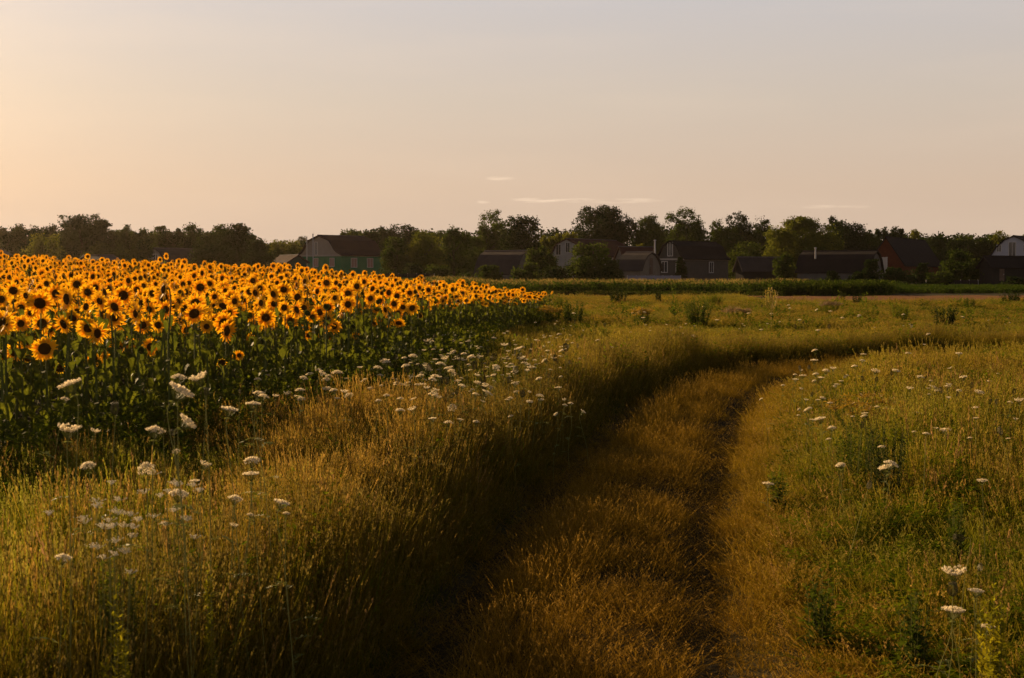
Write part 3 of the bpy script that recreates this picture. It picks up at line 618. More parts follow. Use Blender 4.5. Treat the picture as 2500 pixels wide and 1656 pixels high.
def carrot(x, y, z, size, kind, tilt, yaw, label, lean=(0, 0), seed=0):
    g = gz(x, y); H = z - g; r = RS(seed + 900)
    t = thing('wild_carrot', label, 'wild carrot', (x, y, g), 0, CG)
    dx, dy = lean; r0 = max(.0013, min(.0020, size * .024))
    bend = r.uniform(-.02, .02); ax = np.array([math.sin(tilt) * math.cos(yaw), math.sin(tilt) * math.sin(yaw), math.cos(tilt)])
    top = np.array([0, 0, H - size * .3]); L = size * .8
    P = [(dx, dy, -.03), (dx * .6 + bend, dy * .6, H * .35), (dx * .25 - bend, dy * .25, H * .7), tuple(top - ax * L * .6 + np.array([0, 0, -L * .15])), tuple(top)]
    Pc = catmull(P, 4); mb = MB(); mb.tube([tuple(p) for p in Pc], list(np.linspace(r0 * 1.3, r0, len(Pc))), 5)
    mb.build('stem', M['cstem'], t)
    lv = MB()
    for i in range(2):                       # feathery leaves up the stem
        tt = r.uniform(.15, .62); c = Pc[int(tt * (len(Pc) - 1))]; an = r.uniform(0, 6.28); L2 = r.uniform(.08, .16)
        for k in range(9):
            u = k / 9; b = np.array(c) + np.array([math.cos(an) * L2 * u, math.sin(an) * L2 * u, L2 * (u * .6 - u * u * .6)]); sd = r.uniform(-1, 1)
            lv.add([b, b + np.array([math.cos(an + sd * .9), math.sin(an + sd * .9), .3]) * L2 * .3, b + np.array([math.cos(an), math.sin(an), .5]) * .02], [(0, 1, 2)])
    lv.build('leaves', M['rays'], t)
    e_ = Vector(ax).to_track_quat('Z', 'Y').to_euler()
    hd = put('seed_head' if kind > 5 else 'umbel', UM[kind][0], t, tuple(top)); hd.scale = (size, size, size * (1.75 if kind < 6 else 1.2)); hd.rotation_euler = e_
    put('rays', UM[kind][1], hd); return t
def carrots_px(L, h, hr=.12, seed=0, dmax=80):
    r = RS(seed)
    for i, q in enumerate(L):
        px, py, w_, kind, tilt, yaw, lab = (list(q) + [None] * 4)[:7]
        kind = int(r.choice([0, 1, 2, 3, 4])) if kind is None else kind; tilt = abs(r.normal(0, .28)) if tilt is None else tilt; yaw = r.uniform(0, 6.28) if yaw is None else yaw
        hh = h if np.isscalar(h) else h[i]
        x, y = ground_hit(px, py, hh + r.uniform(-hr, hr)); y = min(y, dmax); p = atd(px, py, y); size = w_ * y / F * 1.35
        size = float(np.clip(size, .045, .14))
        carrot(p[0], p[1], p[2] + size * .1, size, kind, tilt, yaw, lab, (r.normal(0, .06), r.normal(0, .06)), int(px * 7 + py) % 9973)
def atdepth(L, D, seed):
    r = RS(seed)
    for i, (px, py, w_, kind, tilt, yaw, lab, dd) in enumerate(L):
        p = atd(px, py, dd); carrot(p[0], p[1], p[2], w_ * dd / F, kind, tilt, yaw, lab, (r.normal(0, .10), r.normal(.0, .08)), i + 50)
K3 = .3189
near_c = [  # zx, zy, width, kind, tilt, yaw, label, depth
 (565, 300, 190, 0, .35, math.pi, 'large pinkish white umbel tilted up to the right, highest on the far left', 6.0),
 (1365, 245, 125, 4, .1, 0, 'small domed umbel topping the middle cluster of three', 6.8),
 (1545, 250, 150, 2, .35, math.pi, 'cupped umbel right of the small domed one, above a dark seed head', 6.6),
 (1335, 345, 220, 0, .55, 0, 'widest umbel, seen from its edge and sloping down to the right', 6.2),
 (1745, 490, 140, 0, .2, 0, 'flat umbel in front of the straw grass, right of the tall bent stem', 7.2),
 (1935, 445, 120, 3, .05, 0, 'thin flat umbel just above the straw grass', 7.8),
 (2010, 385, 90, 1, .2, 1, 'small domed umbel touching a brown seed head', 8.5),
 (520, 655, 185, 2, .1, 0, 'heart shaped cupped umbel on a curved stem at the left', 6.0),
 (1385, 570, 165, 0, .75, 0, 'umbel turned steeply on its side below the widest one', 6.3),
 (1180, 655, 155, 1, .15, 0, 'lumpy domed umbel left of the hooked young umbel', 6.4),
 (680, 915, 125, 4, .3, 4.7, 'ball like white umbel low over the dark shade on the left', 6.2),
 (1125, 925, 140, 1, .7, 4.9, 'umbel turned towards the viewer like a white disc', 6.2),
 (1560, 905, 95, 2, .3, 0, 'umbel half hidden by a small dark leaf beside the tall bent stem', 7),
 (1930, 880, 135, 1, .2, 5, 'upper one of two stacked umbels at the right', 7.2),
 (1920, 985, 130, 0, .0, 0, 'lower funnel shaped one of two stacked umbels', 7.0),
 (1360, 1140, 160, 4, .1, 0, 'broad cream umbel sunk in the green grass', 6.6),
 (1790, 1170, 120, 1, .2, 0, 'dim lilac white umbel in the grass right of the broad cream one', 7),
 (2140, 1200, 130, 0, .3, 0, 'umbel sloping right, nearest the straw coloured stems', 7.2),
 (1355, 795, 62, 1, .5, 4.7, 'tiny round umbel below the side turned one', 7),
 (720, 650, 80, 2, .3, 1, 'fluffy fading umbel right of the heart shaped one', 7.5), (490, 400, 70, 4, .2, 0, 'small faint umbel below the highest left one', 7.5), (1490, 1030, 80, 0, 0, 0, 'small flat umbel left of the bent stem base', 7),
 (2190, 1275, 60, 1, .1, 0, 'small bluish umbel beneath the one sloping right', 7), (1915, 1285, 60, 1, .1, 0, 'small cream umbel deep in the grass under the stacked pair', 7), (1785, 1370, 70, 2, .2, 0, 'upright cup umbel low in the green grass', 7), 
 (475, 1625, 135, 4, .15, 0, 'cream umbel alone near the lower left corner', 5.4),
 (880, 480, 105, 6, .0, 0, 'big closed brown seed head rimmed with white on a tall stem', 6.0), (1580, 345, 65, 7, 0, 0, 'dark closed seed head on the tall bent stem', 6.2), (1960, 370, 42, 6, .1, 0, 'small brown seed head left of the domed umbel', 8.5), (1835, 345, 36, 7, .2, 0, 'tiny round seed head over the straw grass', 8.5),
 (1285, 625, 75, 6, 1.5, 0, 'hooked young umbel nodding left of the side turned one', 6.4)]
atdepth([(z[0] * K3, 850 + z[1] * K3, z[2] * K3) + z[3:7] + (z[7],) for z in near_c], 6, 31)
K4 = 600 / 2240
mid_c = [(345, 445, 62, 4, None, None, 'bright domed umbel left in the middle patch'), (515, 460, 90, 1, None, None, 'widest domed umbel of the middle patch'), (540, 215, 52, 2), (680, 160, 52, 0, None, None, 'umbel silhouetted on the dark leaves above the patch'), (755, 215, 52, 2, None, None, 'cup shaped umbel right above the dark gap'), (405, 95, 55, 0, None, None, 'high side lit umbel over the grey green weeds'), (640, 65, 52, 0, None, None, 'highest flat umbel against the dark leaves'),
 (500, 115, 40, 6), (605, 170, 40, 6), (895, 355, 48, 7, None, None, 'darkest goblet shaped seed head in the middle patch'), (765, 810, 66, 1, .9, 4.7, 'pink round umbel alone below the middle patch'), (405, 840, 62, 2), (585, 925, 60, 0), (725, 965, 66, 4, None, None, 'lowest cream umbel of the middle patch'), (975, 950, 50, 1), (970, 700, 52, 1), (1070, 625, 50, 2), (800, 675, 42, 6, None, None, 'round gold rimmed seed head over brown grass'), (1300, 895, 40, 1), (1465, 765, 50, 0), (1290, 730, 40, 4), (1685, 370, 42, 2), (1630, 300, 36, 1), (1060, 690, 80, 3), (290, 740, 50, 4), (285, 855, 70, 1), (910, 215, 40, 0),
 (1815, 255, 28, 7), (1485, 250, 32, 6), (1465, 305, 32, 7), (1570, 355, 30, 7), (1420, 385, 36, 7), (1265, 375, 32, 6), (1765, 265, 40, 0), (1780, 300, 60, 3), (1400, 265, 35, 1), (1530, 205, 40, 0), (920, 120, 35, 1), (75, 270, 30, 6), (15, 275, 30, 6), (165, 410, 60, 4), (130, 395, 50, 0), (80, 460, 60, 1), (255, 355, 32, 7), (325, 365, 40, 1), (280, 625, 110, 3, .05, 0, 'long flat umbel seen edge on over the straw grass'), (480, 620, 70, 3), (1025, 560, 34, 7), (565, 590, 34, 6), (650, 475, 36, 7), (360, 480, 42, 7), (1730, 640, 50, 0), (1940, 850, 45, 0, .6, 0, 'pale umbel catching light at the edge of the shaded rut'), (1785, 795, 40, 1), (1840, 780, 40, 1), (1715, 870, 35, 1), (1785, 740, 30, 2), (830, 930, 50, 0)]
carrots_px([(900 + z[0] * K4, 780 + z[1] * K4, z[2] * K4) + tuple(z[3:]) + ((None,) * (6 - len(z)) + ('%s among the crowded umbels, %s' % ('closed seed head' if len(z) > 3 and z[3] > 5 else 'white umbel', 'left of the dead brown stalk' if z[0] < 1000 else 'right of the dead brown stalk'),) if len(z) < 7 else ()) for z in mid_c], .82, .15, 32, 40)
r = RS(33); L = []
for i in range(92):
    px = 1140 + r.normal(0, 125); py = 912 + r.normal(0, 38) + (px < 1000) * 20
    if not (640 < px < 1420) or py < 820: continue
    k = int(r.choice([0, 1, 2, 3, 4, 6, 7], p=[.1, .24, .16, .06, .2, .12, .12]))
    L.append((px, py, r.uniform(7, 18), k, None, None, '%s in the densest part of the wild carrot patch, %s' % ('closed seed head' if k > 5 else 'white umbel', 'upper side' if py < 900 else 'lower side')))
for i in range(26):
    px, py = r.uniform(620, 960), r.uniform(905, 985); L.append((px, py, r.uniform(11, 22), int(r.integers(0, 5)), None, None, 'pale umbel on the shaded border between sunflowers and straw grass'))
carrots_px(L, .80, .18, 34, 36)
K6 = .2957
rt = [(645, 575, 42, 1, None, None, 'high round umbel against the shaded bend of the track'), (635, 660, 62, 0, None, None, 'flat umbel below the high round one'), (1040, 605, 36, 0, None, None, 'upper umbel of the stacked pair on the shaded bend'), (1030, 657, 36, 1, None, None, 'lower umbel of the stacked pair on the shaded bend'), (730, 745, 50, 4), (790, 725, 42, 2), (1135, 745, 62, 0), (1305, 745, 60, 0), (1510, 800, 50, 1), (1605, 882, 62, 0, .4, 0, 'bright umbel sloping right in the right hand meadow'), (1735, 877, 56, 3), (1425, 892, 46, 2, None, None, 'yellowish cup umbel right of the rusty goldenrod'), (1990, 925, 78, 0), (2330, 995, 58, 2), (1970, 1048, 46, 0), (1485, 1100, 62, 3),
 (690, 1150, 82, 3, .2, 3.1, 'flat umbel left of the green bush'), (780, 1220, 56, 4, None, None, 'lumpy umbel below left of the green bush'), (590, 1065, 50, 1), (205, 970, 28, 1, None, None, 'small white ball umbel alone on the track edge'), (378, 858, 28, 1), (475, 772, 30, 1), (525, 885, 24, 2), (480, 815, 42, 0), (690, 800, 42, 0), (970, 705, 40, 4), (1830, 600, 52, 3), (1410, 600, 42, 1), (1870, 797, 50, 3), (1190, 1370, 42, 1), (860, 1525, 62, 4, None, None, 'cream umbel below the green bush on its left'), (1250, 1530, 100, 1, None, None, 'largest domed umbel straight below the green bush'), (1030, 805, 34, 7), (1145, 810, 32, 7), (617, 930, 26, 7), (1720, 1245, 80, 3), (2080, 825, 32, 1), (1595, 820, 26, 1), (540, 785, 45, 0), (650, 770, 40, 1), (640, 820, 30, 4), (880, 785, 24, 6), (905, 775, 24, 1), (595, 710, 26, 6), (525, 735, 24, 2), (2150, 760, 20, 1), (760, 1030, 30, 0), (565, 980, 30, 2), (515, 1050, 24, 1), (505, 1105, 24, 1), (700, 965, 40, 3), (2250, 1000, 34, 1)]
def sidelab(z): return ('closed seed head' if z[3] > 5 else 'white umbel') + (' in the loose group left of the stacked pair by the bend' if z[0] < 950 and z[1] < 960 else ' in the grass left of the green bush' if z[0] < 950 else ' along the top of the right hand meadow' if z[1] < 850 else ' right of the green bush near the frame edge')
carrots_px([(1800 + z[0] * K6, 690 + z[1] * K6, z[2] * K6) + tuple(z[3:]) + ((None,) * (6 - len(z)) + (sidelab(z),) if len(z) < 7 else ()) for z in rt], .62, .08, 35, 60)
K8 = .3546
lr = [(995, 115, 50, 1, .3, 4.7, 'small round umbel in the lower right meadow'), (1320, 140, 105, 0, .35, math.pi, 'flat umbel tilted up to the right in the lower right meadow'), (490, 250, 62, 3, .1, 0, 'thin flat umbel at the right edge of the track'), (1770, 885, 125, 2, .0, 0, 'cupped pink umbel over a green one near the right edge'), (1765, 985, 80, 6, .0, 0, 'green half closed umbel directly under the cupped pink one'), (1765, 1140, 120, 0, .05, 0, 'flat white umbel low in the grass near the right edge'), (1920, 995, 82, 0, .1, 0, 'small tilted umbel right of the green half closed one'), (2000, 1240, 82, 3, .05, 0, 'lowest flat umbel in the shade at lower right'), (1850, 590, 62, 7, 1.4, 3.1, 'yellow green nodding head hooked over at the right'), (1945, 820, 30, 7, .3, 0, 'small green knob on a slanting stem at the right')]
carrots_px([(1700 + z[0] * K8, 1100 + z[1] * K8, z[2] * K8) + tuple(z[3:]) for z in lr], [.55, .55, .35, .75, .72, .6, .7, .5, .8, .7], .02, 36)
L = []
r = RS(38)
for i in range(30): L.append((r.uniform(1320, 2480), 0, r.uniform(7, 13), int(r.choice([0, 1, 3, 4, 7])), None, None, 'sparse small umbel scattered in the far ochre meadow'))
L = [(a, float(np.interp(a, [1320, 1500, 1800, 2480], [800, 790, 775, 775])) + r.uniform(-30, 45), c, d, e, f, g_) for a, b, c, d, e, f, g_ in L]
carrots_px(L, .62, .1, 39, 90)
#@@PART3

# the many smallest umbels as one mass
CV = []
for i in range(5):
    mb = MB(); a, b = umbel(430 + i, ['dome', 'flat', 'cup', 'dome', 'dome'][i]) if i < 4 else nest(440); H = .75
    mb.tube([(0.04, 0, 0), (.02, .01, .35), (0, 0, H)], [.003, .0025, .002], 4)
    for q, mi in ((a, 1 if i < 4 else 2), (b, 3 if i < 4 else 2)): mb.add([(v[0] * .065, v[1] * .065, H + v[2] * .09) for v in q.v], q.f, mi)
    CV.append(mb.mesh('carrot_plant', [M['cstem'], M['white'], M['nest'], M['rays']]))
r = RS(91); P = []
for i in range(300):
    if i < 190: px, py = 1150 + r.normal(0, 150), 900 + r.normal(0, 45)
    elif i < 250: px, py = r.uniform(1250, 2490), 790 + abs(r.normal(0, 40))
    else: px, py = r.uniform(1850, 2490), 925 + abs(r.normal(0, 120))
    x, y = ground_hit(px, py, .62)
    if abs(float(sdist(x, y)[0])) < 1.7 or in_field(np.array(x), y): continue
    P.append((x, y, gz(x, y)))
P = np.array(P); n = len(P); h = r.uniform(.8, 1.15, n)
scatter('wild_carrot_flowers', P, np.stack([r.normal(0, .14, n), r.normal(0, .14, n), r.uniform(0, 6.28, n)], 1), np.stack([h, h, h], 1), r.integers(0, 5, n), np.ones((n, 3)), CV, 'countless small wild carrot umbels sprinkled through the meadow', 'wild carrots')
# ------------------------------------------------------------------ trees
DK = 2500 / 2367
TL = {'dark': leaf_mat('tree_leaf_dark', (.016, .030, .004), (.036, .052, .007), .35, .2, .8, .02, rnd=.5),
      'mid': leaf_mat('tree_leaf_mid', (.028, .048, .005), (.070, .088, .009), .35, .42, .8, .02, rnd=.5),
      'light': leaf_mat('tree_leaf_light', (.070, .085, .008), (.17, .165, .014), .4, .5, .8, .02, rnd=.4)}
def quads(name, C, S, r, mat, elong=1.6):
    n = len(C); u = r.normal(size=(n, 3)); u /= np.linalg.norm(u, axis=1)[:, None]; v = np.cross(u, r.normal(size=(n, 3))); v /= np.linalg.norm(v, axis=1)[:, None]
    S = S[:, None]; V = np.stack([C - u * S * elong / 2, C + v * S / 2, C + u * S * elong / 2, C - v * S / 2], 1).reshape(-1, 3)
    me = bpy.data.meshes.new(name); me.vertices.add(4 * n); me.vertices.foreach_set('co', V.astype(np.float32).ravel()); me.loops.add(4 * n); me.loops.foreach_set('vertex_index', np.arange(4 * n, dtype=np.int32))
    me.polygons.add(n); me.polygons.foreach_set('loop_start', np.arange(0, 4 * n, 4, dtype=np.int32)); me.update(calc_edges=True); me.materials.append(mat); return me
def crown_points(lobes, r, per=1.0, sig=.42, k=30):
    C = []
    for (cx, cy, cz, rx, ry, rz) in lobes:
        area = 4 * (rx * ry + rx * rz + ry * rz); n = int(max(8, area * .8 * per))
        d = r.normal(size=(n, 3)); d /= np.linalg.norm(d, axis=1)[:, None]; q = r.uniform(.62, 1.05, n)[:, None]
        cc = np.array([cx, cy, cz]) + d * q * np.array([rx, ry, rz]); s = sig * r.uniform(.5, 1.5, n)
        C.append((cc[:, None] + np.clip(r.normal(size=(n, k, 3)), -1.5, 1.5) * s[:, None, None] * np.array([1, 1, .75])).reshape(-1, 3))
        m = int(rx * ry * rz * 22 * per); d = r.normal(size=(m, 3)); d /= np.linalg.norm(d, axis=1)[:, None]; m = 0 if False else m; C.append(np.array([cx, cy, cz]) + d * (r.uniform(0, 1, (m, 1)) ** .45) * .85 * np.array([rx, ry, rz]))
    C = np.vstack(C); C[:, 2] = np.maximum(C[:, 2], .15); return C
def lobes_for(style, H, W, r):
    """W = half width, H = height"""
    L = []
    if style == 'round':
        L.append((0, 0, .58 * H, W * .80, W * .72, .37 * H))
        for i in range(7): a = i * .9 + r.uniform(-.3, .3); z = r.uniform(.35, .72) * H; q = W * r.uniform(.5, .68); L.append((q * math.cos(a), q * math.sin(a), z, W * r.uniform(.26, .38), W * .34, H * r.uniform(.12, .18)))
        for i in range(3): L.append((r.uniform(-.35, .35) * W, r.uniform(-.3, .3) * W, .86 * H, W * .3, W * .3, .12 * H))
        L.append((0, 0, .25 * H, W * .85, W * .6, .26 * H))
    elif style == 'airy':
        for i in range(10): a = i * 2.4; z = (.45 + .45 * (i / 10)) * H; q = W * r.uniform(.35, .75) * (1.1 - .5 * i / 10); L.append((q * math.cos(a), q * math.sin(a) * .6, z, W * r.uniform(.2, .34), W * .26, H * r.uniform(.06, .11)))
        L.append((0, 0, .92 * H, W * .3, W * .3, .075 * H)); L.append((0, 0, .34 * H, W * .9, W * .6, .34 * H)); L.append((W * .15, 0, .62 * H, W * .62, W * .5, .2 * H))
    elif style == 'spiky':
        n = max(3, int(W / 1.1))
        for i in range(n):
            x = (-1 + 2 * (i + .5) / n) * W * .85 + r.uniform(-.3, .3); h = H * (r.uniform(.80, .97) - .14 * abs(x / W)); L.append((x, r.uniform(-1, 1), h * .5, W / n * 1.2, W / n * 1.3, h * .45))
            for k in range(3): L.append((x + r.uniform(-.5, .5), r.uniform(-.6, .6), h * (.88 + .06 * k), .55 - .13 * k, .55, .6))
        L.append((0, 0, .35 * H, W * .9, W * .6, .33 * H))
    elif style == 'bush':
        L.append((0, 0, .42 * H, W * .8, W * .7, .42 * H))
        for i in range(7): a = i * .9; q = W * r.uniform(.45, .65); L.append((q * math.cos(a), q * math.sin(a), r.uniform(.25, .65) * H, W * r.uniform(.28, .4), W * .36, H * r.uniform(.16, .26)))
        for i in range(3): L.append((r.uniform(-.5, .5) * W, 0, .84 * H, W * .22, W * .22, .13 * H))
    elif style == 'column':
        for i in range(6): L.append((r.uniform(-.15, .15) * W, 0, (.12 + .15 * i) * H, W * (1 - .10 * i), W * (1 - .1 * i), H * .13))
    return L
def trunk_mb(H, W, r, rad=None):
    mb = MB(); rad = rad or max(.06, H * .022); P = [(0, 0, -.2), (r.uniform(-.1, .1), 0, H * .2), (r.uniform(-.2, .2), 0, H * .45), (r.uniform(-.3, .3), 0, H * .72)]
    mb.tube(P, [rad, rad * .85, rad * .6, rad * .2], 7)
    for i in range(6):
        t = r.uniform(.22, .6); a = r.uniform(0, 6.28); L_ = W * r.uniform(.5, .8); z = H * t; mb.tube([(0, 0, z), (math.cos(a) * L_ * .5, math.sin(a) * L_ * .5, z + H * .10), (math.cos(a) * L_, math.sin(a) * L_, z + H * .22)], [rad * .5, rad * .32, rad * .08], 5)
    return mb
def tree(px, pytop, hw, D, style, tone, label, cat='tree', name='tree', base=None, per=1.35, group=None, leaf=None):
    """px, pytop, hw in displayed photo pixels"""
    r = RS(int(px * 31 + pytop * 7 + D)); p = atd(px * DK, pytop * DK, D); g = gz(p[0], p[1]); H = p[2] - g; W = hw * DK * D / F * (1.0 if style == 'bush' else 1.12)
    if base is not None: g = atd(px * DK, base * DK, D)[2]; H = p[2] - g
    t = thing(name, label, cat, (p[0], p[1], g), 0, group)
    L = lobes_for(style, H / 1.03, W, r); C = crown_points(L, r, per, sig=min(.36, W * .13) if style != 'bush' else min(.35, W * .18))
    S = r.uniform(.11, .25, len(C)) * (leaf or 1.0) * (1 if D > 150 else .6)
    put('crown' if style != 'bush' else 'foliage', quads('crown', C, S, r, TL[tone]), t)
    trunk_mb(H, W, r).build('trunk', M['bark'], t); return t
TG = 'trees of the wooded line behind the field'
T = [
 (8, 514, 34, 205, 'spiky', 'dark', 'broad dark tree cut by the left edge of the photo'), (62, 512, 34, 210, 'spiky', 'dark', 'dark tree second from the left edge'), (104, 505, 30, 214, 'spiky', 'dark', 'dark tree left of the tall rounded oak'),
 (188, 489, 62, 205, 'round', 'dark', 'tall broad oak, highest of the left hand trees'), (240, 502, 30, 207, 'round', 'dark', 'dark tree leaning on the right flank of the tall oak'), (100, 538, 48, 190, 'bush', 'light', 'yellow green tree in front of the leftmost dark trees'), (290, 520, 32, 215, 'spiky', 'mid', 'feathery tree right of the tall oak'), (328, 524, 30, 212, 'spiky', 'mid', 'feathery low tree above the long grey roof'),
 (372, 519, 26, 216, 'airy', 'mid', 'airy tree above the arched barn gable'), (408, 527, 28, 214, 'spiky', 'dark', 'dark tree above the dark barn roof'), (447, 513, 30, 216, 'airy', 'mid', 'see through tree above the right end of the barn roof'), (482, 520, 28, 212, 'spiky', 'mid', 'feathery tree left of the big round dark one'), (545, 513, 52, 208, 'round', 'dark', 'big round dark tree left of the gap in the trees'), (512, 515, 30, 213, 'airy', 'mid', 'tree with a notched top left of the big round one'),
 (597, 553, 34, 180, 'round', 'dark', 'compact dark ball tree with a glowing edge beside the teal shed'), (335, 548, 24, 190, 'column', 'dark', 'narrow dark tree left of the arched barn gable'), (250, 560, 60, 196, 'bush', 'mid', 'wide leafy bush above the long grey roof'), (490, 560, 60, 192, 'bush', 'dark', 'low dark trees right of the barn roof'),
 (640, 553, 34, 240, 'bush', 'light', 'low pale green tree in the gap left of the green house'), (683, 556, 34, 238, 'bush', 'light', 'low pale green tree touching the flagpoles'), (697, 544, 17, 420, 'round', 'dark', 'small hazy round tree far away in the gap'),
 (795, 531, 26, 262, 'spiky', 'mid', 'spiky tree rising over the green house roof'), (830, 522, 28, 264, 'spiky', 'mid', 'feathery tree over the middle of the dark red roof'), (868, 517, 30, 262, 'spiky', 'dark', 'dark tree over the right end of the dark red roof'), (905, 517, 32, 258, 'spiky', 'dark', 'dark tree behind the rounded green bush'), (945, 515, 32, 262, 'round', 'dark', 'dark rounded tree between house and creeper covered tree'), (980, 517, 28, 260, 'spiky', 'mid', 'tree with upright lit twigs right of the dark rounded one'), (1018, 524, 28, 262, 'spiky', 'mid', 'upright lit tree left of the tall airy one'),
 (915, 545, 36, 205, 'round', 'mid', 'rounded green tree touching the green house'), (985, 533, 46, 205, 'round', 'light', 'yellowish tree with creeper trailing down its left side'), (1050, 525, 40, 215, 'spiky', 'mid', 'dense tree between creeper tree and the tall airy one'), 
 (1130, 484, 36, 235, 'airy', 'mid', 'tall airy tree with a tufted top'), (1152, 481, 22, 240, 'airy', 'mid', 'airy twin top beside the tall airy tree'), (1205, 492, 56, 228, 'round', 'dark', 'tall dark round tree above the gambrel barn'), (1085, 535, 36, 225, 'spiky', 'mid', 'shaded tree under the tall airy one'), (1275, 527, 24, 250, 'spiky', 'light', 'yellow green tree left of the white gable'), (1312, 527, 22, 252, 'spiky', 'light', 'small sunny tree touching the biggest crown'),
 (1392, 467, 82, 262, 'round', 'dark', 'biggest dark crown standing over the white house'), (1505, 490, 36, 262, 'round', 'mid', 'upright green tree right of the leafless one'), (1585, 475, 58, 266, 'airy', 'mid', 'wide open crown with sky showing through'), (1590, 520, 55, 262, 'bush', 'mid', 'dense green foliage beneath the wide open crown'), (1660, 502, 28, 266, 'airy', 'mid', 'small tufted tree right of the wide open crown'), (1708, 485, 42, 262, 'airy', 'dark', 'tall dark tufted tree in line with the low long roof'), (1760, 500, 30, 264, 'round', 'dark', 'dark tree in the dip left of the big yellow green one'), (1690, 520, 60, 258, 'bush', 'mid', 'broad shaded tree under the tufted ones'),
 (1855, 496, 92, 232, 'round', 'light', 'big yellow green tree with sunny left side'), (1925, 491, 22, 262, 'round', 'dark', 'small dark knob of a crown behind the yellow green tree'), (1955, 505, 52, 255, 'round', 'dark', 'black green tree right of the big yellow green one'), (2040, 516, 24, 262, 'spiky', 'dark', 'dark spiky tree, left of a pair'), (2072, 520, 24, 262, 'spiky', 'dark', 'dark spiky tree, right of a pair'), (2010, 528, 40, 258, 'spiky', 'dark', 'low dark tree beneath the spiky pair'), (2118, 527, 20, 262, 'round', 'light', 'small lime tipped tree above the dark roof'), (2175, 532, 30, 262, 'spiky', 'dark', 'dark tree above the right end of the dark roof'), (2245, 527, 32, 262, 'spiky', 'mid', 'dark green spiked tree before the last gap'), (2290, 540, 30, 260, 'round', 'mid', 'bushy tree left of the white gabled house'), (2315, 530, 26, 258, 'airy', 'light', 'thin twiggy young tree left of the white gabled house'), (2362, 532, 20, 262, 'spiky', 'mid', 'tree tip behind the ridge of the white gabled house'), (2215, 545, 40, 255, 'bush', 'dark', 'shaded tree between dark roof and white gabled house'),
 (1362, 556, 62, 178, 'bush', 'mid', 'big sunlit bush standing before the white house'), (1253, 572, 32, 185, 'spiky', 'mid', 'ragged bush at the right end of the gambrel barn'), (1130, 616, 28, 172, 'bush', 'mid', 'small apple tree before the gambrel barn'), (1012, 618, 34, 185, 'bush', 'mid', 'low bush left of the gambrel barn'), (1215, 610, 34, 172, 'bush', 'mid', 'round bush before the right corner of the gambrel barn'), (960, 612, 28, 188, 'bush', 'dark', 'low dark bush right of the green house'), (1290, 620, 40, 174, 'bush', 'dark', 'dark low bush under the sunlit one'), (1410, 605, 30, 174, 'bush', 'dark', 'dark bush left of the bluish fence'),
 (1725, 556, 52, 225, 'bush', 'mid', 'leafy tree rising behind the low long roof'), (1640, 570, 20, 235, 'bush', 'light', 'small lit bush right of the grey house roof'), (1575, 590, 12, 200, 'bush', 'dark', 'tiny shrub against the grey house wall'), (1812, 588, 26, 180, 'bush', 'mid', 'shrub between the two long dark roofs'), (2012, 600, 22, 172, 'bush', 'dark', 'shrub in front of the long barn gable'), (1925, 628, 16, 172, 'bush', 'dark', 'small shrub before the pale barn wall'), (1985, 632, 26, 170, 'bush', 'dark', 'low shrub with yellow tips before the barn'), (2075, 622, 42, 172, 'bush', 'dark', 'wide shrub before the brick gabled house'),
 (2225, 578, 56, 176, 'bush', 'mid', 'large garden tree with sunlit left flank beside the right hand shed'), (2170, 632, 30, 170, 'bush', 'mid', 'low bush at the foot of the large garden tree'), (2130, 610, 26, 178, 'bush', 'dark', 'dark shrub under the dark steep roof'), (2345, 645, 26, 160, 'bush', 'dark', 'weedy shrub before the right hand shed'), (2065, 655, 30, 150, 'bush', 'dark', 'dark shrub ending the far hedge'), (1480, 560, 14, 240, 'bush', 'light', 'lit leaves left of the white stove pipe'), (1885, 570, 40, 225, 'bush', 'mid', 'lower skirt of foliage before the yellow green tree')]
for a in T:
    cat = 'bush' if a[4] == 'bush' and ('bush' in a[6] or 'shrub' in a[6]) else 'tree'
    tree(a[0], a[1], a[2], a[3], a[4], a[5], a[6], cat, 'bush' if cat == 'bush' else 'tree', group=TG if cat == 'tree' else 'garden bushes around the houses')
# far wood closing the horizon behind the separate trees
r = RS(77); C = []
for i in range(330):
    px = r.uniform(-500, 2900); D = r.uniform(275, 330); top = np.interp(px, [-500, 560, 600, 770, 800, 1000, 1600, 2000, 2900], [527, 530, 556, 556, 530, 528, 520, 536, 545]) + r.uniform(-3, 11)
    p = atd(px * DK, top * DK, D); g = gz(p[0], D); H = p[2] - g; n = 800
    d = r.normal(size=(n, 3)); d /= np.linalg.norm(d, axis=1)[:, None]; C.append(np.array([p[0], D, g + H * .5]) + d * (r.uniform(0, 1, (n, 1)) ** .33) * np.array([3.6, 3, H * .5]))
C = np.vstack(C); o = put('far_wood', quads('far_wood', C, r.uniform(.2, .55, len(C)), r, TL['dark'])); tag(o, 'continuous dark wood closing the horizon behind the village trees', 'wood', kind='stuff')
# leafless tree
def bare_tree(px, py, D, label):
    r = RS(5); p = atd(px * DK, py * DK, D); g = gz(p[0], D); H = p[2] - g; t = thing('bare_tree', label, 'tree', (p[0], D, g)); mb = MB(); br = MB()
    mb.tube([(0, 0, 0), (.1, 0, H * .4), (0, 0, H * .75)], [.16, .12, .06], 6)
    for i in range(16): a = r.uniform(0, 6.28); z = H * r.uniform(.55, .8); q = r.uniform(.5, 1.7); br.tube([(0, 0, z), (q * .4 * math.cos(a), q * .4 * math.sin(a), z + H * .08), (q * math.cos(a), q * math.sin(a), min(H, z + H * r.uniform(.16, .26)))], [.05, .035, .015], 4)
    mb.build('trunk', M['bark'], t); br.build('branches', M['bark'], t)
bare_tree(1472, 506, 268, 'leafless grey tree between the biggest crown and the green one')
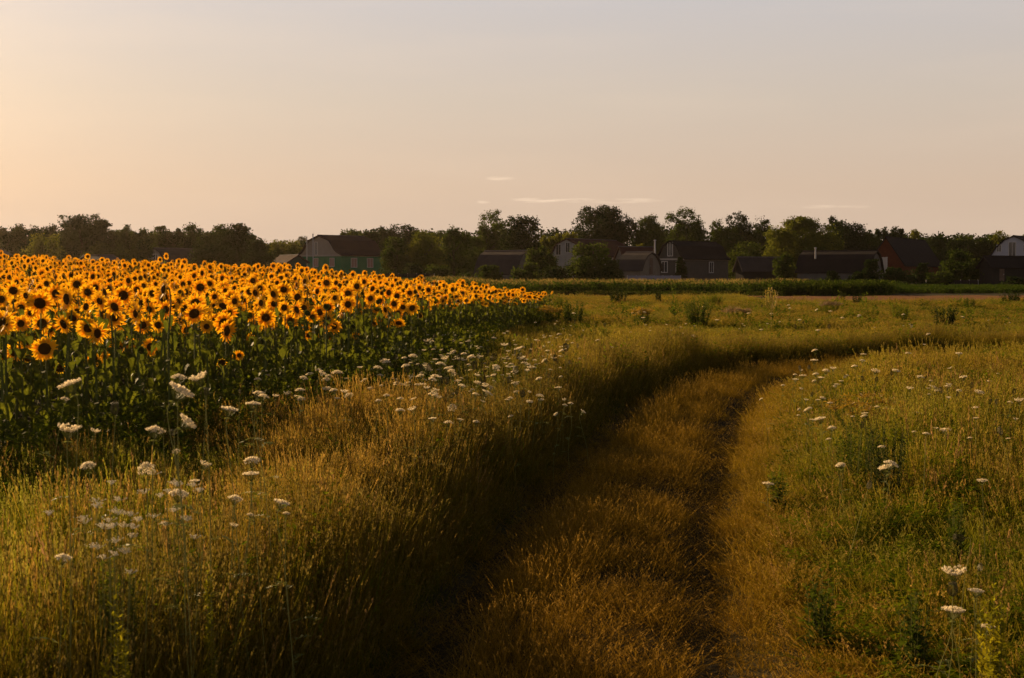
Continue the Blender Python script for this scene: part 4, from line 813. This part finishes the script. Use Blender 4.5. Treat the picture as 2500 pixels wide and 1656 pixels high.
# ------------------------------------------------------------------ houses
W_ = {}
def wallmat(k, a, b=None, sc_=1.2): W_[k] = plain('wall_' + k, a, b, sc_, .9, .25, 8); return W_[k]
DKN = .45
def wallmat(k, a, b=None, sc_=1.2): W_[k] = plain('wall_' + k, tuple(v * DKN * (1.55 if k in ('green', 'cream', 'white', 'bluewhite', 'beige') else 1) for v in a), tuple(v * DKN * (1.55 if k in ('green', 'cream', 'white', 'bluewhite', 'beige') else 1) for v in b) if b else None, sc_, .9, .25, 8); return W_[k]
wallmat('green', (.075, .30, .14), (.06, .24, .11)); wallmat('cream', (.46, .38, .32), (.38, .31, .26)); wallmat('white', (.58, .54, .52), (.50, .46, .44)); wallmat('grey', (.20, .17, .15), (.15, .13, .11))
wallmat('beige', (.30, .25, .20), (.22, .18, .15)); wallmat('teal', (.06, .17, .16), (.05, .13, .12)); wallmat('brick', (.26, .07, .035), (.19, .05, .028), 3); wallmat('pale', (.30, .27, .26), (.2, .18, .17)); wallmat('dark', (.07, .06, .055), (.05, .045, .04)); wallmat('bluewhite', (.62, .60, .66), (.54, .52, .58))
rf = {'slate': plain('roof_slate', (.060, .048, .048), (.038, .031, .032), .7, .85, .6, 20, ('X', 3.2), 0, .03), 'maroon': plain('roof_maroon', (.055, .028, .027), (.036, .020, .021), .6, .8, .6, 20, ('X', 3.2), 0, .03), 'black': plain('roof_black', (.024, .019, .019), (.016, .013, .014), .6, .85, .6, 20, ('X', 3.2), 0, .03), 'redbrown': plain('roof_redbrown', (.07, .030, .025), (.05, .022, .02), .6, .85, .6, 20, ('X', 3.2), 0, .03), 'grey': plain('roof_sheet', (.11, .095, .10), (.07, .062, .066), .6, .8, .5, 20, ('X', 3.2), 0, .03)}
GLASS = plain('window_glass', (.02, .02, .025), (.03, .03, .03), 2, .15, spec=.6); FRAME = plain('window_frame', (.62, .56, .52), (.5, .45, .42), 4, .6); CURT = plain('window_curtain', (.42, .25, .20), (.34, .19, .15), 3, .8); DOORM = plain('door_paint', (.16, .10, .08), (.10, .07, .05), 3, .8); METALP = plain('pipe_metal', (.48, .45, .44), (.38, .35, .34), 2, .5); FASC = plain('fascia_board', (.42, .36, .32), (.33, .28, .25), 3, .7)
PROF = {'gambrel': [(-.5, 0), (-.43, .10), (-.365, .26), (-.31, .50), (-.25, .73), (0, 1), (.25, .73), (.31, .50), (.365, .26), (.43, .10), (.5, 0)], 'arch': [(-.5, 0), (-.44, .26), (-.35, .56), (-.22, .82), (0, 1), (.22, .82), (.35, .56), (.44, .26), (.5, 0)], 'gable': [(-.5, 0), (0, 1), (.5, 0)], 'kicked': [(-.62, -.10), (-.42, .10), (-.33, .45), (-.17, .82), (0, 1), (.17, .82), (.33, .45), (.42, .10), (.62, -.10)]}
def house(name, label, px0, pxg, pxl, D, theta, eave, ridge, side='L', prof='gambrel', wall='cream', gable=None, roof='slate', wins=(), cat='house', over=.35, fascia=False, base=None):
    """near corner at px0, gable wall running to pxg, long wall to pxl (photo pixels). local x along the long wall, y across, origin at the near corner"""
    th = R(theta); x0 = (px0 - 1250) / F * D
    if side == 'L':   # gable goes back-left, long wall back-right
        ug = np.array([-math.cos(th), math.sin(th)]); ul = np.array([math.sin(th), math.cos(th)])
    else:
        ug = np.array([math.cos(th), math.sin(th)]); ul = np.array([-math.sin(th), math.cos(th)])
    def solve(u, px): t = (px - 1250) / F; return (t * D - x0) / (u[0] - t * u[1])
    Wd, Ln = solve(ug, pxg), solve(ul, pxl); z1 = atd(px0, eave, D)[2]; mid = np.array([x0, D]) + ug * Wd / 2; zr = atd(px0, ridge, mid[1])[2]
    g = min(gz(x0, D), gz(*(np.array([x0, D]) + ul * Ln))) - .1; he = z1 - g; hr = zr - g
    # local frame: origin near corner, X = ul, Y = +-ug so that it is right handed
    sgn = 1 if side == 'L' else -1
    rz = math.atan2(ul[1], ul[0]); t = thing(name, label, cat, (x0, D, g), rz)
    Y = lambda v: v * sgn          # across the gable, v from 0 (near corner) to Wd
    P = PROF[prof]; pts = [(Wd * (.5 + a), he + (hr - he) * b) for a, b in P]
    mb = MB(); y0, y1 = sorted((0, Y(Wd))); mb.add([(x, y, z) for x in (0, Ln) for y in (y0, y1) for z in (0, he)], [(0, 1, 3, 2), (4, 6, 7, 5), (0, 4, 5, 1), (2, 3, 7, 6), (1, 5, 7, 3)]); mb.build('walls', W_[wall], t)
    ins = [(a, b) for a, b in pts if 0 <= a <= Wd]
    if prof == 'kicked': ins = [(0, he)] + ins + [(Wd, he)]
    th_ = .12
    for x in (0.0, Ln):
        gb = MB(); o = -th_ if x == 0 else 0; n = len(ins); V = [(x + o, Y(a), b - .03) for a, b in ins] + [(x + o + th_, Y(a), b - .03) for a, b in ins]
        gb.add(V, [tuple(range(n)), tuple(range(2 * n - 1, n - 1, -1))] + [(i, (i + 1) % n, n + (i + 1) % n, n + i) for i in range(n)])
        gb.build('gable', W_[gable or wall], t)
    rb = MB(); n = len(pts); O = []; I = []
    for i, (a, b) in enumerate(pts):
        pa, pb = pts[max(i - 1, 0)], pts[min(i + 1, n - 1)]; d = np.array([pb[0] - pa[0], pb[1] - pa[1]]); d /= np.linalg.norm(d); nn = np.array([-d[1], d[0]]); 
        q = np.array([a, b]);
        if i == 0: q = q - d * over
        if i == n - 1: q = q + d * over
        O.append(q + nn * .16); I.append(q + nn * .01)
    V = []
    for x in (-over - .12, Ln + over): V += [(x, Y(a), b) for a, b in O] + [(x, Y(a), b) for a, b in I]
    Fc = []
    for i in range(n - 1): Fc += [(i, i + 1, 2 * n + i + 1, 2 * n + i), (n + i, 3 * n + i, 3 * n + i + 1, n + i + 1), (i, n + i, n + i + 1, i + 1), (2 * n + i, 2 * n + i + 1, 3 * n + i + 1, 3 * n + i)]
    Fc += [(0, 2 * n, 3 * n, n), (n - 1, 2 * n - 1, 4 * n - 1, 3 * n - 1)]; rb.add(V, Fc); ro = rb.build('roof', rf[roof], t)
    rc = MB(); rc.tube([(-over - .14, Y(Wd / 2), hr + .17), (Ln + over + .02, Y(Wd / 2), hr + .17)], .09, 6); rc.build('ridge_cap', rf['grey'] if roof != 'black' else rf['black'], ro)
    if fascia:
        fm = MB(); fm.box((Ln / 2, Y(-.06), he - .12), (Ln + .2, .08, .28)); fm.box((-.17, Y(Wd / 2), he - .12), (.08, Wd + .2, .26)); fm.build('fascia', FASC, t)
    for wn in wins:
        face, u, zc, ww, hh = wn[:5]; kind = wn[5] if len(wn) > 5 else 'window'
        # u = 0..1 along the wall, zc = height above the eave (negative below)
        nm = 'door' if kind == 'door' else 'window'
        fr = MB(); pn = MB(); z = he + zc; fw = .09
        def bx(m, du, dz, su, sz, dep, out):
            if face == 'g': m.box((-th_ - out if zc > 0 else -out, Y(u * Wd) + du, z + dz), (dep, su, sz))
            else: m.box((u * Ln + du, -Y(1) * out, z + dz), (su, dep, sz))
        if kind == 'door':
            bx(fr, 0, 0, ww, hh, .06, .03); f_ = fr.build('door', DOORM, t); bx(pn, ww * .35, 0, .06, .12, .05, .08); pn.build('handle', METALP, f_)
        else:
            for du, dz, su, sz in ((-ww / 2 - fw / 2, 0, fw, hh + 2 * fw), (ww / 2 + fw / 2, 0, fw, hh + 2 * fw), (0, hh / 2 + fw / 2, ww, fw), (0, -hh / 2 - fw / 2, ww, fw)): bx(fr, du, dz, su, sz, .10, .04)
            for q in ((0,) if ww < 1.3 else (-ww / 6, ww / 6)): bx(fr, q, 0, .06, hh, .08, .04)
            f_ = fr.build('window', FRAME, t)
            bx(pn, 0, 0, ww, hh, .05, .012); pn.build('pane', CURT if kind == 'curtain' else GLASS, f_)
    return t, he, hr, Wd, Ln, Y
house('small_barn', 'low barn with dark roof and pale arched gable behind the left sunflowers', 407, 360, 512, 200, 30, 645, 609, 'L', 'arch', 'pale', 'cream', 'slate', [('g', .5, .9, .8, .9)], 'barn')
house('long_shed', 'long low grey roof just above the left sunflowers', 230, 196, 293, 190, 60, 637, 625.5, 'L', 'gable', 'pale', None, 'grey', [], 'shed', .3)
house('low_shed', 'sliver of a low pale roof at the left edge above the sunflowers', 8, -30, 22, 185, 50, 622, 611, 'L', 'gable', 'pale', None, 'grey', [], 'shed', .3)
house('white_roofed_shed', 'tiny shed with a pale grey roof behind the teal gabled shed', 673, 668, 701, 245, 70, 625, 617, 'L', 'gable', 'pale', None, 'grey', [], 'shed', .25)
house('teal_shed', 'shed with teal boarded gable and dark roof beside the green house', 705, 750, 664, 205, 25, 640, 625, 'R', 'gable', 'teal', 'teal', 'maroon', [], 'shed', .4)
gh = house('green_house', 'green walled house with cream gambrel gable and dark red roof', 835, 732, 938, 230, 40, 622, 577, 'L', 'gambrel', 'green', 'cream', 'maroon',
      [('g', .58, 1.05, .55, 2.0), ('g', .60, -1.25, .95, 1.3, 'curtain'), ('g', .22, -1.25, .95, 1.3, 'curtain'), ('l', .28, -1.3, 1.2, 1.4, 'curtain'), ('l', .66, -1.3, 1.2, 1.4, 'curtain')], 'house', .45, True)
house('gambrel_barn', 'grey barn with rounded gambrel roof in the middle of the village', 1257, 1306, 1162, 195, 58, 666, 615, 'R', 'arch', 'pale', 'pale', 'slate', [], 'barn', .3)
house('white_gabled_house', 'white house with tall window in its gable, half hidden by a sunlit bush', 1428, 1340, 1545, 240, 33, 626, 585, 'L', 'gambrel', 'white', 'white', 'redbrown', [('g', .72, 1.15, .9, 1.7), ('g', .46, 1.5, .75, 1.6)], 'house', .3)
house('middle_roof', 'plain dark red roof wedged between white and grey houses', 1530, 1500, 1606, 222, 60, 640, 605, 'L', 'gable', 'beige', None, 'redbrown', [], 'shed', .3)
house('arched_barn', 'barn with beige arched gable and brown door beside the grey house', 1563, 1611, 1508, 192, 56, 658, 618.5, 'R', 'arch', 'beige', 'beige', 'slate', [('g', .50, .45, .75, 2.2, 'door')], 'barn', .3)
house('grey_house', 'grey rendered house with black roof and white balcony door in the gable', 1670, 1604, 1777, 208, 38, 631, 591, 'L', 'gambrel', 'grey', 'grey', 'black', [('g', .50, 1.35, .75, 1.9), ('g', .72, -1.25, .9, 1.5), ('g', .18, -1.25, 1.0, 1.5), ('l', .60, -1.3, 1.1, 1.5)], 'house', .35, True)
house('long_dark_shed', 'long low dark shed right of the grey house', 1815, 1795, 1912, 196, 62, 660, 631, 'L', 'gable', 'dark', None, 'slate', [], 'shed', .3)
house('big_dark_barn', 'biggest barn with dark steep roof and pale gable with a grey door', 2118, 2150, 1946, 188, 60, 663, 615, 'R', 'arch', 'pale', 'pale', 'black', [('g', .45, .35, .7, 2.0, 'door')], 'barn', .3)
house('brick_house', 'red brick gabled house with steep black roof', 2206, 2118, 2296, 222, 28, 646, 581, 'L', 'gable', 'brick', 'brick', 'black', [], 'house', .4)
wg = house('white_gambrel_house', 'white gambrel gabled house cut by the right edge of the photo', 2535, 2410, 2620, 225, 30, 627, 578, 'L', 'kicked', 'bluewhite', 'bluewhite', 'black', [('g', .52, 1.15, 1.0, 2.3), ('g', .78, 1.35, .6, 1.0), ('g', .26, 1.35, .6, 1.0)], 'house', .3)
house('right_shed', 'low dark outbuilding in front of the white gambrel house', 2420, 2390, 2600, 172, 60, 652, 629, 'L', 'gable', 'dark', None, 'black', [('l', .13, -.9, .8, 1.6, 'door')], 'shed', .3)
def pole(name, px, pyt, D, rad, label, mat, z0=None, cat='pole'):
    p = atd(px, pyt, D); g = gz(p[0], D) if z0 is None else atd(px, z0, D)[2]; t = thing(name, label, cat, (p[0], D, g)); H = p[2] - g
    mb = MB(); mb.tube([(0, 0, 0), (0, 0, H)], [rad, rad * .8], 8); mb.build('shaft', mat, t); cp = MB(); cp.tube([(0, 0, H + .01), (0, 0, H + .10), (0, 0, H + .14)], [rad * 1.5, rad * 1.5, rad * .5], 8); cp.build('cap', mat, t)
pole('thin_pole', 749, 580, 221, .09, 'shorter of two thin white poles before the green house gable', METALP)
pole('thin_pole', 764, 573, 219, .10, 'taller of two thin white poles before the green house gable', METALP)
pole('stove_pipe', 1599, 588, 200, .13, 'white stove pipe standing left of the grey house roof', METALP, 624, 'chimney')
pole('stove_pipe', 1991, 607, 187, .11, 'pale pipe standing on the biggest dark barn roof', METALP, 632, 'chimney')
def fence(name, label, pxa, pxb, D, ytop, mat, npan, h=None, th=0):
    a = atd(pxa, ytop, D); b = atd(pxb, ytop, D + th); g = min(gz(a[0], a[1]), gz(b[0], b[1])); t = thing(name, label, 'fence', (a[0], a[1], g), math.atan2(b[1] - a[1], b[0] - a[0])); L_ = math.hypot(b[0] - a[0], b[1] - a[1]); H = a[2] - g
    for i in range(npan):
        mb = MB(); w_ = L_ / npan
        for k in range(8): mb.box((i * w_ + (k + .5) * w_ / 8, .02 * (k % 2), H / 2), (w_ / 8 - .01, .03, H - .05 * (k % 2)))
        mb.build('panel', mat, t)
    for i in range(npan + 1): mb = MB(); mb.box((i * L_ / npan, .09, H / 2), (.1, .08, H + .06)); mb.build('post', METALP, t)
fence('metal_fence', 'pale bluish sheet fence in front of the grey house', 1532, 1662, 178, 673, plain('sheet_blue', (.24, .24, .32), (.19, .19, .26), .8, .6), 6)
fence('low_wall', 'low dark fence left of the outbuilding at the right', 2262, 2388, 170, 684, W_['dark'], 6)
fence('white_sheet_fence', 'small white sheet fence left of the brick gabled house', 2126, 2166, 205, 628, W_['white'], 2)
fence('garden_fence', 'dull board fence behind bushes right of the green house', 930, 1060, 182, 668, W_['dark'], 6)
# ------------------------------------------------------------------ crops
def cornplant(seed, n, h, tassel):
    r = RS(seed); mb = MB()
    for i in range(n):
        x, y = r.uniform(-.5, .5, 2); H = h * r.uniform(.8, 1.05); mb.add([(x - .02, y, 0), (x + .02, y, 0), (x, y, H)], [(0, 1, 2)])
        for k in range(7):
            z = H * r.uniform(.15, .9); a = r.uniform(0, 6.28); L_ = r.uniform(.3, .5); d = np.array([math.cos(a), math.sin(a), 0]); s = np.array([-d[1], d[0], 0]) * .045; c = np.array([x, y, z])
            mb.add([c - s * .5, c + s * .5, c + d * L_ * .5 + s + (0, 0, L_ * .45), c + d * L_ * .5 - s + (0, 0, L_ * .45), c + d * L_ + (0, 0, L_ * .2)], [(0, 1, 2, 3), (3, 2, 4)])
        if tassel:
            for k in range(3): a = r.uniform(0, 6.28); mb.add([(x, y, H * .92), (x + .03, y, H * .92), (x + math.cos(a) * .09, y + math.sin(a) * .09, H * 1.16)], [(0, 1, 2)], 1, [1, 1, 1])
    return mb
Cn = [cornplant(500 + i, 7, 1.0, True).mesh('corn_clump', [M['grass'], M['seed']]) for i in range(3)]; Cp = [cornplant(510 + i, 9, 1.0, False).mesh('crop_clump', [M['grass']]) for i in range(3)]
def crop(name, pxa, pxb, y0, y1, h, meshes, dens, label, seed, ca, cb):
    r = RS(seed); n = int((pxb - pxa) / F * (y0 + y1) / 2 * (y1 - y0) * dens); y = r.uniform(y0, y1, n); x = (r.uniform(pxa, pxb, n) - 1250) / F * y; rr = r.uniform(.85, 1.15, n)
    scatter(name, np.stack([x, y, terrain(x, y)], 1), np.stack([r.normal(0, .05, n), 0 * x, r.uniform(0, 6.28, n)], 1), np.stack([rr, rr, rr * h], 1), r.integers(0, 3, n), colmix(ca, cb, r.uniform(0, 1, n)), meshes, label, 'crop')
crop('corn_field', 1050, 1960, 112, 132, .95, Cn, 1.3, 'narrow field of corn with tan tassels before the gardens', 1, (.07, .11, .012), (.10, .13, .018))
crop('green_crop', 1880, 2172, 108, 124, 1.0, Cp, 1.5, 'dark bushy crop strip at the right of the corn', 2, (.045, .07, .008), (.08, .10, .012))
crop('low_crop', 2130, 3000, 118, 150, .42, Cp, 1.3, 'low green vegetable rows before the right hand sheds', 3, (.06, .10, .012), (.09, .12, .014))
crop('potato_rows', 600, 2200, 138, 168, .6, Cp, .8, 'low garden greenery at the foot of the houses', 4, (.06, .10, .014), (.10, .13, .02))
crop('field_margin', 1330, 1960, 107, 112, .35, Cp, .9, 'low green margin in front of the corn', 5, (.07, .10, .012), (.13, .11, .02))
# ------------------------------------------------------------------ tall weeds that stand out in the meadow
PM = {'goldenrod': leaf_mat('goldenrod_bloom', (.36, .23, .02), (.30, .17, .015), 20, .5), 'tan': leaf_mat('dry_seed_tuft', (.26, .17, .08), (.20, .12, .06), 20, .5), 'mull': leaf_mat('yellow_spike', (.50, .36, .06), (.40, .28, .04), 20, .4),
      'wg': leaf_mat('weed_green', (.05, .075, .007), (.11, .14, .010), 5, .45, .8, .03), 'wl': leaf_mat('weed_light', (.11, .14, .010), (.20, .21, .012), 5, .55, .8, .03), 'wd': leaf_mat('weed_dark', (.022, .036, .005), (.05, .065, .008), 5, .35, .8, .03), 'wy': leaf_mat('weed_yellow', (.36, .30, .012), (.26, .27, .012), 5, .6, .8, .03), 'wgrey': leaf_mat('mugwort_leaf', (.11, .13, .045), (.08, .10, .03), 5, .4), 'brown': plain('dry_stalk', (.10, .05, .03), (.06, .03, .02), 10)}
def weedplant(name, label, cat, px, pyb, pyt, wpx, n, mat, leaf, top=None, topn=0, fan=.35, dens=1.0, D=None, lw=.22, group=None):
    """px = centre, pyb/pyt = foot and tip in photo pixels, wpx = overall width"""
    if D is None: X0, D = ground_hit(px, pyb, .25 if pyb > 800 else .12)
    else: X0 = (px - 1250) / F * D
    r = RS(int(px + pyt)); g = gz(X0, D); H = max(.3, atd(px, pyt, D)[2] - g); W2 = wpx / 2 * D / F
    t = thing(name, label, cat, (X0, D, g), 0, group); st = MB(); lf = MB(); tp = MB(); TPS = []
    if D > 20: leaf = leaf * 1.5
    per_ = int(min(5200, dens * 3.4 * (2 * W2 * H) / (leaf * leaf * lw * .75)) / n)
    for i in range(n):
        a = r.uniform(0, 6.28); q = math.sqrt(r.uniform()) ; bx, by = q * W2 * (1 - fan) * math.cos(a), q * W2 * (1 - fan) * math.sin(a); tx, ty = q * W2 * math.cos(a), q * W2 * math.sin(a); h = H * r.uniform(.78, 1.0) * (1 - .18 * q)
        P = [(bx, by, -.02), ((bx * .6 + tx * .4), (by * .6 + ty * .4), h * .55), (tx, ty, h)]; rs = max(.0025, leaf * .035); st.tube(P, [rs, rs * .8, rs * .4], 4, 0, False)
        for k in range(max(10, per_)):
            u = r.uniform(.08, 1); c = np.array([np.interp(u, [0, .55, 1], [P[0][j], P[1][j], P[2][j]]) for j in range(3)]); an = r.uniform(0, 6.28); up = r.uniform(-.1, 1.0); L_ = leaf * r.uniform(.6, 1.3) * (1.15 - .6 * u)
            d = np.array([math.cos(an) * math.cos(up), math.sin(an) * math.cos(up), math.sin(up)]); s = np.array([-math.sin(an), math.cos(an), r.uniform(-.4, .4)]) * L_ * lw
            lf.add([c, c + d * L_ * .45 + s, c + d * L_, c + d * L_ * .45 - s], [(0, 1, 2, 3)])
        if top is not None and (i % max(1, n // max(topn, 1)) == 0 or topn >= n):
            tp = MB(); TPS.append(tp)
            for k in range(26):
                c = np.array(P[2]) + r.normal(size=3) * leaf * np.array([1.1, 1.1, .45]) + np.array([0, 0, .02]); s = leaf * .16; d = r.normal(size=3); d /= np.linalg.norm(d); e2 = np.cross(d, r.normal(size=3)); e2 /= np.linalg.norm(e2); tp.add([c - d * s, c + e2 * s, c + d * s, c - e2 * s, P[2]], [(0, 1, 2, 3), (4, 0, 1)])
    st.build('stems', M['cstem'] if mat != 'brown' else PM['brown'], t); lf.build('leaves', PM[mat], t)
    for tp in TPS: tp.build('flower_cluster' if top == 'goldenrod' else 'seed_cluster', PM[top], t)
    return t
wp = weedplant; WG = 'tall weeds standing out of the meadow'
wp('dark_shrub', 'dark shrub in the far meadow left of centre strip of corn', 'shrub', 1508, 742, 692, 58, 26, 'wd', .10)
wp('dark_shrub', 'narrow dark shrub, second right of the first far one', 'shrub', 1608, 738, 702, 24, 12, 'wd', .09)
wp('feathery_weed', 'airy light green bush in the middle of the far meadow', 'weed', 1702, 795, 718, 84, 44, 'wg', .07, fan=.5, group=WG)
wp('feathery_weed', 'pale feathery bush above the airy light green one', 'weed', 1730, 745, 715, 90, 30, 'wl', .07, group=WG)
wp('willow_shrub', 'dark fan shaped shrub in the right part of the far meadow', 'shrub', 2308, 797, 738, 72, 34, 'wd', .08, fan=.45)
wp('feathery_weed', 'light green clump left of the dark fan shaped shrub', 'weed', 2196, 782, 735, 62, 28, 'wl', .07, group=WG)
wp('feathery_weed', 'light green clump right above the dark fan shaped shrub', 'weed', 2365, 752, 725, 36, 16, 'wg', .06, group=WG)
wp('dark_shrub', 'low wide dark green shrub at the right edge on the pale strip', 'shrub', 2475, 738, 712, 76, 26, 'wd', .10)
wp('dark_shrub', 'small dark shrub at the end of the crop strip', 'shrub', 2056, 732, 706, 14, 8, 'wd', .08); wp('dark_shrub', 'round dark shrub right of the small one by the crop strip', 'shrub', 2092, 742, 716, 32, 14, 'wd', .08)
wp('feathery_weed', 'tall feathery green weed at the tip of the sunflower field', 'weed', 1398, 792, 722, 62, 34, 'wg', .08, group=WG); wp('feathery_weed', 'second feathery weed just right of the field tip', 'weed', 1372, 775, 712, 40, 18, 'wl', .08, group=WG)
wp('feathery_weed', 'green weeds under the far tip of sunflowers', 'weed', 1300, 800, 735, 60, 26, 'wl', .09, group=WG); wp('feathery_weed', 'spiky grey green weed below the narrowing field', 'weed', 1268, 790, 728, 16, 7, 'wgrey', .07, group=WG)
wp('goldenrod', 'orange topped goldenrod at the right end of the sunflowers', 'goldenrod', 1343, 790, 745, 58, 24, 'wg', .06, 'goldenrod', 24); wp('goldenrod', 'orange topped goldenrod farther right in the far meadow', 'goldenrod', 1566, 795, 750, 56, 22, 'wg', .06, 'goldenrod', 22)
wp('seed_thistle', 'left tuft of pinkish dry seed heads in the far meadow', 'thistle', 1796, 785, 748, 62, 22, 'wl', .06, 'tan', 22); wp('seed_thistle', 'right tuft of pinkish dry seed heads near the crop strip', 'thistle', 2022, 770, 732, 66, 22, 'wl', .06, 'tan', 22)
wp('mugwort', 'grey green mugwort clump rising at the field edge', 'mugwort', 972, 935, 812, 74, 20, 'wgrey', .06, dens=1.6, group=WG); wp('mugwort', 'smaller mugwort clump right of the larger one', 'mugwort', 1024, 945, 842, 34, 9, 'wgrey', .06, dens=1.6, group=WG)
wp('goldenrod', 'wide rusty goldenrod above the green bush in the right meadow', 'goldenrod', 2120, 1060, 955, 190, 34, 'wg', .045, 'goldenrod', 20, fan=.6, dens=.35)
wp('leafy_bush', 'dark leafy bush standing in the right hand meadow', 'bush', 2165, 1180, 1000, 120, 26, 'wd', .05, dens=.55); wp('leafy_bush', 'lighter leafy bush to the left of the dark one', 'bush', 2085, 1150, 1005, 110, 22, 'wg', .05, dens=.5)
wp('dead_stalk', 'dead brown stalk forking up through the wild carrot patch', 'dead stalk', 1176, 1030, 858, 26, 4, 'brown', .03, dens=.5); wp('dead_stalk', 'straight thin dead stalk right of the forked one', 'dead stalk', 1228, 960, 858, 5, 1, 'brown', .03, dens=.4)
wp('yellow_leafy_weed', 'yellow green leafy stalk in the near left foreground', 'weed', 272, 1640, 1395, 62, 6, 'wy', .055, D=5.6, group=WG); wp('yellow_leafy_weed', 'yellow leafy stalks near the lower right corner', 'weed', 2440, 1600, 1380, 90, 8, 'wy', .05, D=6.6, group=WG)
wp('yellow_leafy_weed', 'orange tinged small weed in the left foreground', 'weed', 510, 1480, 1320, 30, 3, 'wy', .04, D=6.4, group=WG); wp('yarrow', 'cluster of tiny white yarrow flowers in the left foreground', 'yarrow', 272, 1500, 1272, 110, 14, 'wl', .045, None, D=6.2, group=WG)
for k, (a, b, c, d_, m) in enumerate(((2330, 1330, 1200, 60, 'wg'), (2230, 1560, 1420, 80, 'wg'), (2000, 1500, 1380, 70, 'wg'), (620, 1480, 1330, 70, 'wl'), (420, 1600, 1450, 80, 'wl'), (2450, 1100, 1010, 60, 'wg'), (1900, 1200, 1120, 50, 'wl'), (1480, 830, 790, 40, 'wl'), (1150, 800, 750, 60, 'wl'), (1210, 830, 770, 60, 'wg'))):
    wp('leafy_weed', ['green weed clump right of the dark leafy bush', 'green weed clump low at the lower right', 'green weed clump near the right verge of the track', 'fresh green clump in the left foreground', 'fresh green clump at the bottom left', 'green weed clump at the right edge below the bend', 'pale weed clump just right of the track', 'pale weed clump in the middle of the far meadow', 'pale green weeds at the right flank of the sunflowers', 'green weeds right of the sunflower flank'][k], 'weed', a, b, c, d_, 12, m, .07 if b > 900 else .09, group=WG)
def yarrow_heads(px, py, w_, n, D, label):
    r = RS(9); p = atd(px, py, D); g = gz(p[0], D); t = thing('yarrow', label, 'yarrow', (p[0], D, g)); st = MB(); FL = []
    for i in range(n):
        fl = MB(); FL.append(fl)
        x, y = r.normal(0, w_ / 4 * D / F), r.normal(0, .1); z = p[2] - g + r.uniform(-.14, .14); st.tube([(x * .5, y * .5, 0), (x, y, z)], .0011, 3, 0, False)
        for k in range(14): c = np.array([x, y, z]) + r.normal(size=3) * np.array([.014, .014, .004]); s = .005; fl.add([c + (s, 0, 0), c + (0, s, .001), c + (-s, 0, 0), c + (0, -s, .001), c + (0, 0, .004), (x, y, z - .015)], [(0, 1, 4), (1, 2, 4), (2, 3, 4), (3, 0, 4), (5, 0, 1)])
    st.build('stems', M['cstem'], t)
    for fl in FL: fl.build('flower_cluster', M['white'], t)
yarrow_heads(272, 1300, 150, 26, 6.0, 'fine white flower heads crowded above the yellow green stalk'); yarrow_heads(420, 1225, 160, 16, 6.6, 'fine white flower heads above the nearer crowded ones')
def mullein(px, pyb, pyt, wpx, label):
    X0, D = ground_hit(px, pyb, .15); g = gz(X0, D); H = atd(px, pyt, D)[2] - g; W2 = wpx / 2 * D / F; t = thing('mullein', label, 'mullein', (X0, D, g)); st = MB(); sp = MB(); r = RS(4); st.tube([(0, 0, 0), (0, 0, H * .5)], [.02, .014], 5)
    for i in range(8):
        u = -1 + 2 * i / 7; z0 = H * (.42 + .12 * (1 - abs(u))); P = [(0, 0, z0), (u * W2 * .8, r.uniform(-.1, .1), z0 + H * .14), (u * W2, r.uniform(-.1, .1), H * (1 - .12 * abs(u)) * r.uniform(.93, 1))]; st.tube(P, [.01, .008, .006], 4, 0, False); sp.tube([P[1], P[2]], [.014, .007], 5)
        for k in range(20): c = np.array(P[1]) + (np.array(P[2]) - np.array(P[1])) * r.uniform() + r.normal(size=3) * .014; s = .016; sp.add([c + (s, 0, 0), c + (0, 0, s), c + (-s, 0, 0), c + (0, 0, -s)], [(0, 1, 2, 3)])
    st.build('stems', PM['mull'], t); sp.build('flower_spikes', PM['mull'], t)
mullein(1883, 800, 696, 30, 'yellow candelabra shaped mullein before the crop strip')
# ------------------------------------------------------------------ air
def haze(density):
    mb = MB(); x0, x1, y0, y1, z0, z1 = -420, 420, -40, 600, -4, 40
    mb.add([(x, y, z) for x in (x0, x1) for y in (y0, y1) for z in (z0, z1)], [(0, 1, 3, 2), (4, 6, 7, 5), (0, 4, 5, 1), (2, 3, 7, 6), (0, 2, 6, 4), (1, 5, 7, 3)])
    m, nt, out = new_mat('evening_air'); v = nt.nodes.new('ShaderNodeVolumePrincipled'); v.inputs['Color'].default_value = (1, .80, .62, 1); v.inputs['Density'].default_value = density; v.inputs['Anisotropy'].default_value = .78
    nt.links.new(v.outputs[0], out.inputs['Volume']); o = mb.build('haze', m); tag(o, 'thin warm evening haze over the fields', 'haze', kind='stuff')
if HAZE: haze(HAZE)
